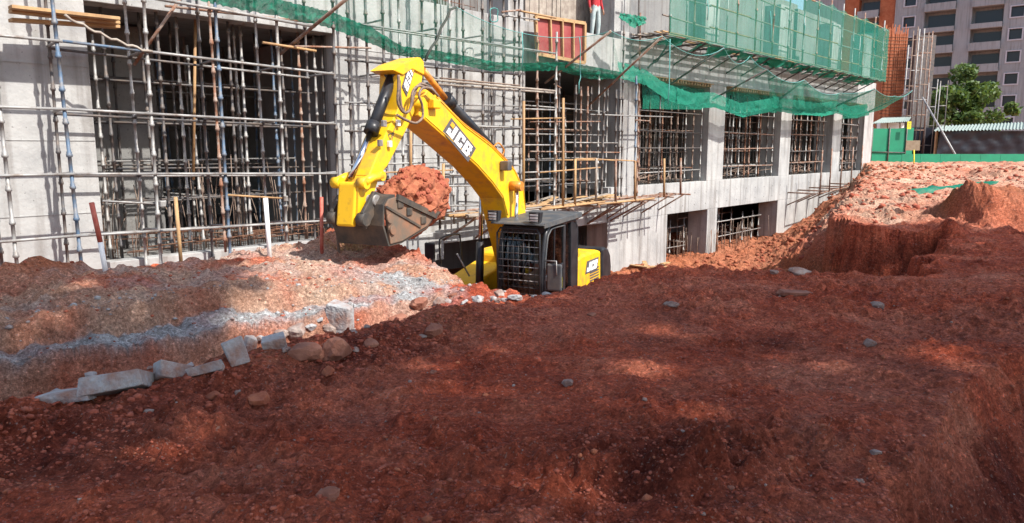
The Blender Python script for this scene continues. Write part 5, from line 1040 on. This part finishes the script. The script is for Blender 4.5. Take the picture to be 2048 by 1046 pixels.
# apartment block far behind
DA = 120.0; AP = Frame((bp2(1640,296,DA).x,DA,0), R(-40))
ab = thing('apartment_block', (18,0,0), 'unfinished grey apartment tower far behind the tree with rows of windows', 'building', frame=AP)
def A(name, a, b, m_, par=None): return MB().box(a, b).build(name, m_, par or ab, AP)
A('core_wall', (-4,1.6,0), (48,14,34), 'far_concrete')
strips = [(-4,2.3,'wall'),(2.3,4.4,'rust'),(4.4,7.4,'bal'),(7.4,9.6,'rust'),(9.6,13.6,'win'),(13.6,17.6,'bal'),(17.6,19.6,'wall'),(19.6,23.4,'bal'),(23.4,26.6,'win'),(26.6,28.6,'wall'),(28.6,33,'bal'),(33,37,'win'),(37,42,'bal'),(42,48,'wall')]
for x0, x1, k in strips:
    if k == 'wall': A('pier', (x0,0,0), (x1,1.597,33.5), 'far_concrete')
    elif k == 'rust': A('brick_pier', (x0+.003,.3,0), (x1-.003,1.597,33.5), 'rust_wall')
    for f in range(11):
        z = .4+3.0*f
        if k == 'win':
            xm = (x0+x1)/2; w2 = .75
            A('wall_panel', (x0+.003,.05,z), (xm-w2,1.59,z+2.99), 'far_concrete'); A('wall_panel', (xm+w2,.05,z), (x1-.003,1.59,z+2.99), 'far_concrete'); A('wall_panel', (xm-w2+.003,.05,z), (xm+w2-.003,1.59,z+1.0), 'far_concrete'); A('wall_panel', (xm-w2+.003,.05,z+2.4), (xm+w2-.003,1.59,z+2.99), 'far_concrete')
            wn = A('window_pane', (xm-w2+.003,.5,z+1.0), (xm+w2-.003,.56,z+2.4), 'dark_window')
            A('window_frame', (xm-w2-.16,-.06,z+.84), (xm+w2+.16,.045,z+1.0), 'window_trim', wn); A('window_frame', (xm-w2-.16,-.06,z+2.4), (xm+w2+.16,.045,z+2.54), 'window_trim', wn)
            A('window_frame', (xm-w2-.16,-.06,z+1.003), (xm-w2,.045,z+2.397), 'window_trim', wn); A('window_frame', (xm+w2,-.06,z+1.003), (xm+w2+.16,.045,z+2.397), 'window_trim', wn)
        elif k == 'bal':
            A('balcony_slab', (x0+.003,-.5,z-.2), (x1-.003,1.59,z), 'far_concrete'); A('balcony_opening', (x0+.3,1.5,z+.01), (x1-.3,1.595,z+2.4), 'dark_window')
            A('balcony_wall', (x0+.003,-.48,z+.003), (x1-.003,-.36,z+(.9 if f % 3 else .5)), 'far_concrete')
# trees
def leaves(pts, size, m_):
    mb = MB(); v = []; f = []
    for p in pts:
        n = Vector((random.gauss(0,1),random.gauss(0,1),random.gauss(.5,1))).normalized(); t = n.orthogonal().normalized(); t = Matrix.Rotation(U(0,6.28),3,n) @ t; b_ = n.cross(t); s1 = size*U(.6,1.3); s2 = s1*U(.45,.7); b = len(v)
        v += [tuple(p-t*s1), tuple(p+b_*s2), tuple(p+t*s1), tuple(p-b_*s2)]; f.append((b,b+1,b+2,b+3))
    mb.v = v; mb.f = f; mb.sm = [False]*len(f); return mb
def bgtree(name, label, c, rx, rz, base, n, m_, size=.3):
    t = thing(name, base, label, 'tree'); c = Vector(c); pts = []; cl = [(c+Vector((max(-.8,min(.8,random.gauss(0,.42)))*rx,random.gauss(0,.35)*rx,max(-.8,min(.8,random.gauss(0,.42)))*rz)), U(.16,.34)*rx) for _ in range(26)]
    for i in range(n): cc, r = random.choice(cl); d = Vector((random.gauss(0,1),random.gauss(0,1),random.gauss(0,1))).normalized()*r*random.random()**.4; pts.append(cc+d)
    leaves(pts, size, m_).build('crown', m_, t); b = Vector(base); tr = MB(); tr.tube([b,b.lerp(c,.5)+Vector((.2,0,0)),c], [.28,.2,.1], 8).build('trunk', 'bark', t)
    for i in range(6): q_, r = cl[i]; MB().tube([b.lerp(c,.45),b.lerp(q_,.75)+Vector((0,0,.4)),q_], [.12,.08,.03], 5).build('limb', 'bark', t)
c = bp2(1925,198,70); bgtree('green_tree', 'bushy bright green tree behind the tarp shed', c, 3.6, 3.0, (c.x,70,.5), 5200, 'leaf_bright', .26)
# ------------------------------------------------------------------ shade trees beside the photographer
FOOT = [(-16,-2),(-15,4),(-10,9.4),(-7.4,9.4),(-6.6,10.6),(-5.5,11.9),(-4.2,11.1),(-3.2,8.8),(-2.2,7.0),(-.3,7.3),(.8,9.4),(3.5,9.9),(4.6,11.6),(5.4,14.3),(8.4,14.2),(10.2,12.8),(14,12.0),(17,9),(17,-2)]
GAPS = []
for u, v in ((1375,687),(1385,738),(1690,745),(985,770),(1535,930),(672,790),(830,706),(1260,732),(1180,965),(1350,830),(150,570),(130,640),(250,600),(1900,690)):
    P, t = hit(u, v); k = -P.z/SUNV.z; GAPS.append((P.x+SUNV.x*k, P.y+SUNV.y*k, U(.16,.27)))
pts = []
xs_ = RNG.uniform(-16,17,40000); ys_ = RNG.uniform(-2,14.5,40000); ins, dm = poly_dist(xs_, ys_, FOOT, [1]*len(FOOT))
for x, y, i_, d in zip(xs_, ys_, ins, dm):
    if not i_: continue
    if d < .8 and random.random() > .35+.65*d/.8: continue
    if any((x-a)**2+((y-b)*.8)**2 < r*r for a, b, r in GAPS): continue
    g_ = mnoise.noise(Vector((x*1.3,y*1.3,4))); 
    if g_ > .74: continue
    h_ = U(14.5,19); pts.append(Vector((x,y,0))+SUNV*(h_/SUNV.z))
pts = pts[:19000]
cen = [(25,-3),(17,-7),(9,-9),(1,-8)]; lab = ['shade tree off to the right of the viewpoint','shade tree right behind the viewpoint','shade tree directly behind the viewpoint','shade tree behind the viewpoint to the left']
bins = [[] for _ in cen]
for p in pts: bins[min(range(4), key=lambda k: (p.x-cen[k][0])**2+(p.y-cen[k][1]-4)**2)].append(p)
for (cx, cy), lb, bpn in zip(cen, lab, bins):
    if not bpn: continue
    t = thing('shade_tree', (cx,cy-3,0), lb, 'tree', 'shade trees'); leaves(bpn, .36, 'leaf').build('crown', 'leaf', t); m0 = sum(bpn, Vector())/len(bpn)
    MB().tube([(cx,cy-3,-.3),(cx+.2,cy-2.8,8),tuple(m0+Vector((0,0,-1.5)))], [.3,.22,.12], 8).build('trunk', 'bark', t)
    for k in range(7): q_ = random.choice(bpn); MB().tube([(cx+.2,cy-2.8,6),tuple(Vector((cx,cy-3,8)).lerp(q_,.55)),tuple(q_)], [.14,.09,.03], 5).build('limb', 'bark', t)
